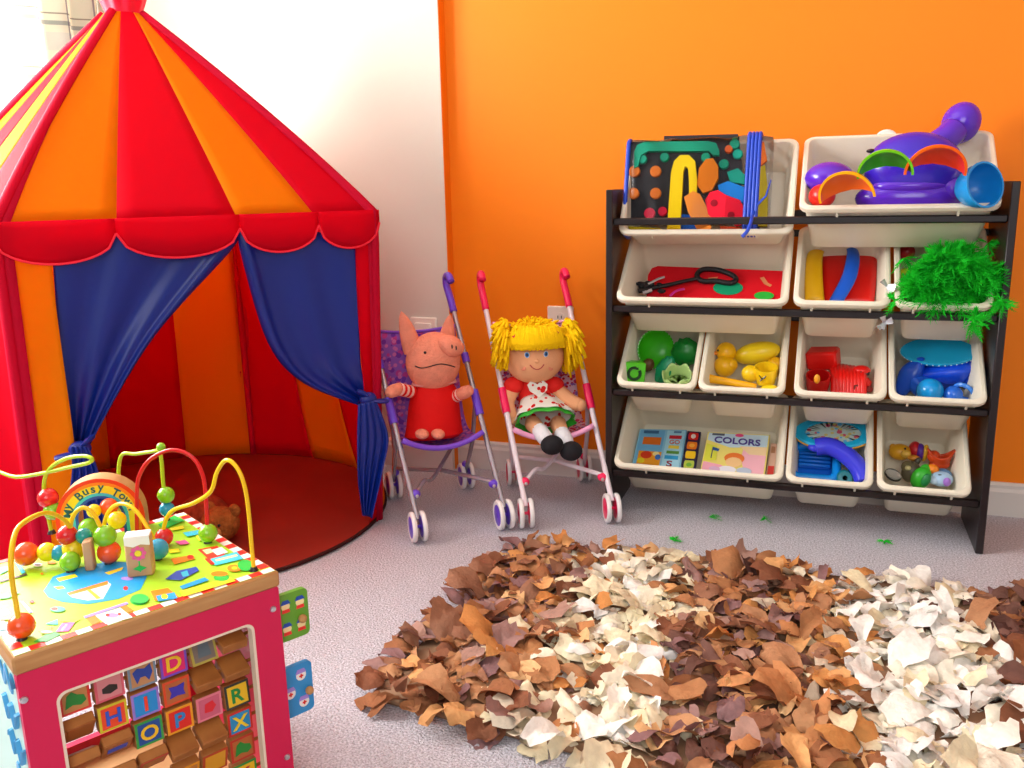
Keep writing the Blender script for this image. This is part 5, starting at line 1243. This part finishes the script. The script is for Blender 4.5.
# ---- board books
def book(pts, n, t, m, name, label, prints, group='board books in the bottom bin'):
    M = BINS['books']; P = [M.inverted() @ spot('books', x, y, n) for x, y in pts]; n -= DEEP['books']
    mb = MB(); mb.prism([(p.x, p.y) for p in P], t, M @ TR((0, 0, n-t))); b = ob(name, mb, m, None, label, 'book', group, smooth=False)
    mb = MB(); cxm = sum((p for p in P), V((0, 0, 0)))/4; mb.prism([(cxm.x+(p.x-cxm.x)*.985, cxm.y+(p.y-cxm.y)*.985) for p in P], t*.7, M @ TR((0, 0, n-t*.85)) @ Matrix.Scale(1.01, 4)); ob('page_edges', mb, mat('page_white', '#efe9dc', .7), b, smooth=False) if False else None
    mp = {}
    for i, (poly, c) in enumerate(prints):
        # poly in unit coordinates of the cover (u right, v down)
        def uv(u, v): return P[0].lerp(P[1], u).lerp(P[3].lerp(P[2], u), v)
        Q = [uv(u, v) for u, v in poly]; key = c
        if key not in mp: mp[key] = MB()
        mp[key].prism([(q.x, q.y) for q in Q], .0004, M @ TR((0, 0, n+.00015*(i+1))))
    allm = MB(); ml = []
    for c, b2 in mp.items(): allm.add(b2.v, b2.f, len(ml)); ml.append(mat('bookprint_'+c.strip('#'), c, .4))
    if ml: ob('cover_print', allm, ml, b, smooth=False)
    def uvp(u, v, up_=.001): q = P[0].lerp(P[1], u).lerp(P[3].lerp(P[2], u), v); return M @ V((q.x, q.y, n+up_))
    return b, uvp, P, M
def ell_uv(cx, cy, rx, ry, n=14): return [(cx+rx*math.cos(2*PI*i/n), cy+ry*math.sin(2*PI*i/n)) for i in range(n)]
def rc(u0, v0, u1, v1): return [(u0, v0), (u1, v0), (u1, v1), (u0, v1)]
def btext(b, uvp, s, u, v, u2, v2, col, size, sx=1):
    o = uvp(u, v, .0014); x = (uvp(u2, v2, .0014)-o).normalized(); n = BINS['books'].to_3x3() @ V((0, 0, 1)); M = frame(o, x, n.cross(x), n); mb = MB(); text(mb, s, size, M, 0, sx); ob('cover_lettering', mb, mat('bookink_'+col.strip('#'), col, .5), b, smooth=False)
b, uvp, P, M = book([(640, 429), (687, 430), (680, 470), (632, 465)], -.055, .012, mat('book_skyblue', '#8cc8e6', .35), 'board_book', 'light blue board book with bright panels leftmost in the bottom bin',
    [(rc(.03, .03, .55, .97), '#6db2de'), (rc(.1, .04, .42, .12), '#3a6a94'), (rc(.12, .22, .5, .42), '#e0701c'), (rc(.08, .6, .56, .95), '#f0a020'), (ell_uv(.25, .7, .12, .10), '#d83a1a'), (ell_uv(.45, .66, .07, .06), '#fae8a0'), (ell_uv(.5, .74, .06, .07), '#2f70c8'), (ell_uv(.16, .86, .08, .07), '#e8d020'), (rc(.6, .03, .97, .97), '#a8dcf0'),
     (rc(.66, .16, .92, .25), '#c81f30'), (rc(.68, .42, .9, .50), '#f2d84a'), (rc(.66, .56, .92, .63), '#5a9a3c'), (rc(.64, .68, .92, .77), '#2aa0d8'), (rc(.74, .05, .9, .1), '#5a86b0')])
btext(b, uvp, 'GO', .79, .33, 1, .33, '#d8501c', .018); btext(b, uvp, 'S', .76, .88, 1, .88, '#8a1230', .024, 1.5)
b, uvp, P, M = book([(687.5, 431), (701, 432), (695, 471), (681, 470)], -.052, .012, mat('book_navy', '#241d44', .35), 'board_book', 'narrow dark board book with four coloured squares beside the light blue book',
    [([(u, v) for u, v in rrect(.74, .19, .08, 3, .5, .13)], '#d8261c'), (ell_uv(.5, .13, .18, .06), '#f4e8e0'), ([(u, v) for u, v in rrect(.74, .19, .08, 3, .5, .37)], '#ee7a18'), (ell_uv(.5, .37, .2, .05), '#f8b040'), ([(u, v) for u, v in rrect(.74, .19, .08, 3, .5, .61)], '#f4c41c'), ([(u, v) for u, v in rrect(.74, .19, .08, 3, .5, .85)], '#b8c84a'), (ell_uv(.5, .86, .2, .05), '#6fae3a')])
b, uvp, P, M = book([(708, 432), (770, 435), (764, 478), (700, 471)], -.05, .014, mat('book_yellow', '#f2e079', .35), 'board_book', 'yellow and pink board book titled COLORS',
    [([(0.02, .02), (.98, .02), (.98, .3), (.4, .36), (.02, .2)], '#c4dcea'), ([(.62, .34), (.98, .3), (.98, .98), (.7, .98), (.6, .6)], '#f4b5c4'), ([(.02, .75), (.3, .8), (.62, .98), (.02, .98)], '#f2a8bc'), ([(.55, .32), (.98, .3), (.98, .5), (.72, .5)], '#f6d6a6'), ([(.02, .3), (.2, .35), (.22, .7), (.02, .74)], '#e2e04a'),
     (rc(.08, .03, .28, .08), '#50586a'), (ell_uv(.52, .055, .07, .04), '#e44a86'), ([(.14, .38), (.24, .42), (.23, .48), (.14, .46)], '#2a58a0'), (rc(.125, .38, .14, .66), '#38406a'), (ell_uv(.5, .62, .16, .13), '#ea7a34'), (ell_uv(.5, .72, .13, .12), '#f5c98e'), (ell_uv(.42, .9, .14, .08), '#e8e6ee'), (ell_uv(.68, .9, .12, .08), '#b9c4d8'), (ell_uv(.22, .92, .09, .06), '#d8b0d0')])
btext(b, uvp, 'COLORS', .5, .2, .92, .215, '#4a3a8c', .0265, 1.12)
book([(771, 443), (777, 444), (774, 476), (766, 476)], -.058, .012, mat('book_tan', '#d9b09a', .4), 'board_book', 'tan and red board book edge at the right end of the book bin', [(rc(.1, .7, .9, .95), '#cc3a34'), (rc(.2, .1, .8, .3), '#b07a5a')])

# ---- blue play equipment
ss = S('slide')
p = ss(833, 434, .0); M = frame(p, EX, (0, .9, .42), None) @ rot('Y', -3)
dk = thing('play_disc', p, 'cyan round play disc with a printed centre lying on the slide toy', 'toy')
mb = MB(); mb.lathe([(0, -.006), (.06, -.006), (.088, -.002), (.092, .004), (.088, .008), (.066, .007), (.064, .003), (0, .003)], 36, M, sy=.62); ob('rim', mb, plast('#12a8d6', .3), dk)
mb = MB(); mb.lathe([(0, .0036), (.063, .0036)], 30, M, sy=.62); ob('printed_centre', mb, mat_dots('disc_print', '#b4c6c0', [('#c8506a', 0), ('#58a8d8', 2.1), ('#c8b86a', 4.2)], 42, .28), dk)
mb = MB(); mb.lathe([(.086, -.008), (.091, -.003), (.089, .0), (.083, -.004)], 36, M, sy=.62); ob('yellow_edge', mb, plast('#f0b020', .4), dk)
tr_ = thing('blue_tray_toy', ss(812, 470, -.05), 'bright blue ribbed plastic tray toy at the left of the slide bin', 'toy')
MB_ = BINS['slide']; Mi = MB_.inverted(); P = [Mi @ ss(x, y, -.045) for x, y in ((795, 447), (835, 449), (838, 479), (790, 475))]
c_ = sum(P, V((0, 0, 0)))/4; wx = (P[1]-P[0]).length*1.1; wy = abs(P[2].y-P[1].y)*1.08
TM2 = MB_ @ TR((c_.x, c_.y, -.105)); mb = MB(); mb.box((0, 0, .003), (wx*.96, wy*.95, .006), TM2); ob('tray_floor', mb, plast('#0f6ad8', .3), tr_)
mb = MB(); mb.tube([TM2 @ V((x, y, .026)) for x, y in rrect(wx, wy, .02, 6)], .011, 10, closed=True, flat=1); mb.tube([TM2 @ V((x, y, .012)) for x, y in rrect(wx, wy, .02, 6)], .010, 8, closed=True); ob('tray_wall', mb, plast('#1192ee', .25), tr_, ang=0)
for k in range(4): mb = MB(); mb.box((0, -wy*.05+wy*.12*k, .016), (wx*.72, .008, .016), TM2, b=.003); ob('ridge', mb, plast('#1478e6', .3), tr_)
sl = [ss(816, 447, -.0), ss(828, 446, .004), ss(842, 452, .002), ss(854, 462, -.004), ss(861, 472, -.012), ss(864, 481, -.02)]
mb = MB(); mb.tube(spl(sl, 6), .024, 14, flat=.9); mb.ell(sl[0], (.02, .02, .012)); one('toy_slide', mb, plast('#3a3ee0', .22), 'violet blue curved toy slide leaning in the slide bin', 'toy', ang=0)
mb = MB(); q = ss(845, 478, -.04); mb.lathe([(.006, .008), (.016, .009), (.02, .004), (.02, -.006), (0, -.006), (0, .004)], 22, camframe(q)); one('toy_roller', mb, plast('#0f7a84', .35), 'dark teal toy wheel under the violet slide', 'toy')

# ---- little animal figures
sf = S('figs'); GA = 'animal figures in the bottom bin'
def fig(name, label, parts, cat='toy animal'):
    b0 = sf(parts[0][1], parts[0][2], parts[0][3]); t = thing(name, b0, label, cat, GA)
    for nm, x, y, n, r, c, ry in parts:
        q = sf(x, y, n); mb = MB(); mb.ell(q, [k_*1.18 for k_ in r], rot('Y', ry), 18, 12); ob(nm, mb, plast(c, .4), t)
fig('toy_bear', 'yellow bear figure in a red and purple top lying in the figure bin', [('head', 900, 452, -.055, (.022, .018, .017), '#e0a018', 0), ('ear', 893, 447, -.05, (.007, .005, .007), '#d89614', 0), ('muzzle', 906, 454, -.040, (.010, .008, .008), '#e8b848', 0), ('eye', 905, 449, -.037, (.0024, .002, .003), '#1c1210', 0), ('shirt', 915, 450, -.055, (.013, .018, .018), '#c81f28', 0), ('belly', 920, 452, -.053, (.010, .017, .018), '#5a2a9c', 0), ('leg', 925, 453, -.05, (.007, .012, .018), '#e4b020', 8), ('arm', 914, 458, -.04, (.012, .008, .006), '#d88a28', 0)])
fig('toy_donkey', 'grey brown donkey figure under the yellow bear figure', [('body', 911, 472, -.045, (.018, .018, .022), '#57503c', 10), ('head', 908, 467, -.035, (.013, .014, .012), '#6e6444', 0), ('muzzle', 908, 468, -.022, (.006, .005, .005), '#c8bc84', 0), ('ear', 916, 463, -.04, (.006, .006, .014), '#4a4436', 30)])
fig('toy_parrot', 'bright green bird figure with an orange beak in the figure bin', [('body', 921, 478, -.035, (.018, .016, .024), '#2fae24', 25), ('head', 926, 470, -.03, (.012, .012, .012), '#35b82c', 0), ('beak', 932, 470, -.028, (.013, .009, .012), '#f08414', -20), ('wing', 926, 480, -.022, (.008, .006, .014), '#0f7a3c', 20), ('eye', 925, 472, -.018, (.003, .003, .004), '#9ae0c0', 0)])
fig('toy_elephant', 'pale blue round animal figure with a purple ear in the figure bin', [('body', 941, 479, -.035, (.022, .017, .015), '#a9c8e6', 0), ('ear', 947, 482, -.022, (.007, .005, .009), '#9a6ac8', 0), ('eye', 940, 475, -.018, (.004, .002, .0015), '#28344a', 0), ('snout', 934, 480, -.03, (.010, .009, .009), '#b9d4ee', 0), ('back_patch', 945, 473, -.04, (.014, .012, .008), '#5a86b4', 20)])
mb = MB(); q = sf(940, 459, -.045)
mb.grid(lambda u, v: q+V(((.030*math.cos(2*PI*u))*(.55+.45*v), .02*math.sin(2*PI*u)*(.55+.45*v)-.006*v, -.018+.036*v+.010*math.cos(4*PI*u)*v)), 30, 6, cu=True); mb.ell(q+V((0, 0, -.012)), (.022, .016, .012)); mb.ell(q+V((-.014, -.004, .006)), (.014, .014, .014)); one('orange_boot', mb, plast('#d8481a', .3), 'orange red toy boat at the right of the figure bin', 'toy', GA, solid=.002, ang=0)
mb = MB(); q = sf(893, 475, -.04); mb.lathe([(0, .003), (.016, .003), (.018, .004), (.019, 0), (.018, -.003), (0, -.003)], 24, frame(q, (.95, 0, -.3), (.1, .8, .4), None), sy=.7); o = one('toy_coin', mb, plast('#b9b4ac', .4), 'pale grey toy disc with a dark edge at the left of the figure bin', 'toy', GA)
mb = MB(); mb.ring(q, (.95, 0, -.3), V((.1, .8, .4)), .0175, .0025, 22, 6); ob('dark_edge', mb, plast('#2a2622'), o)
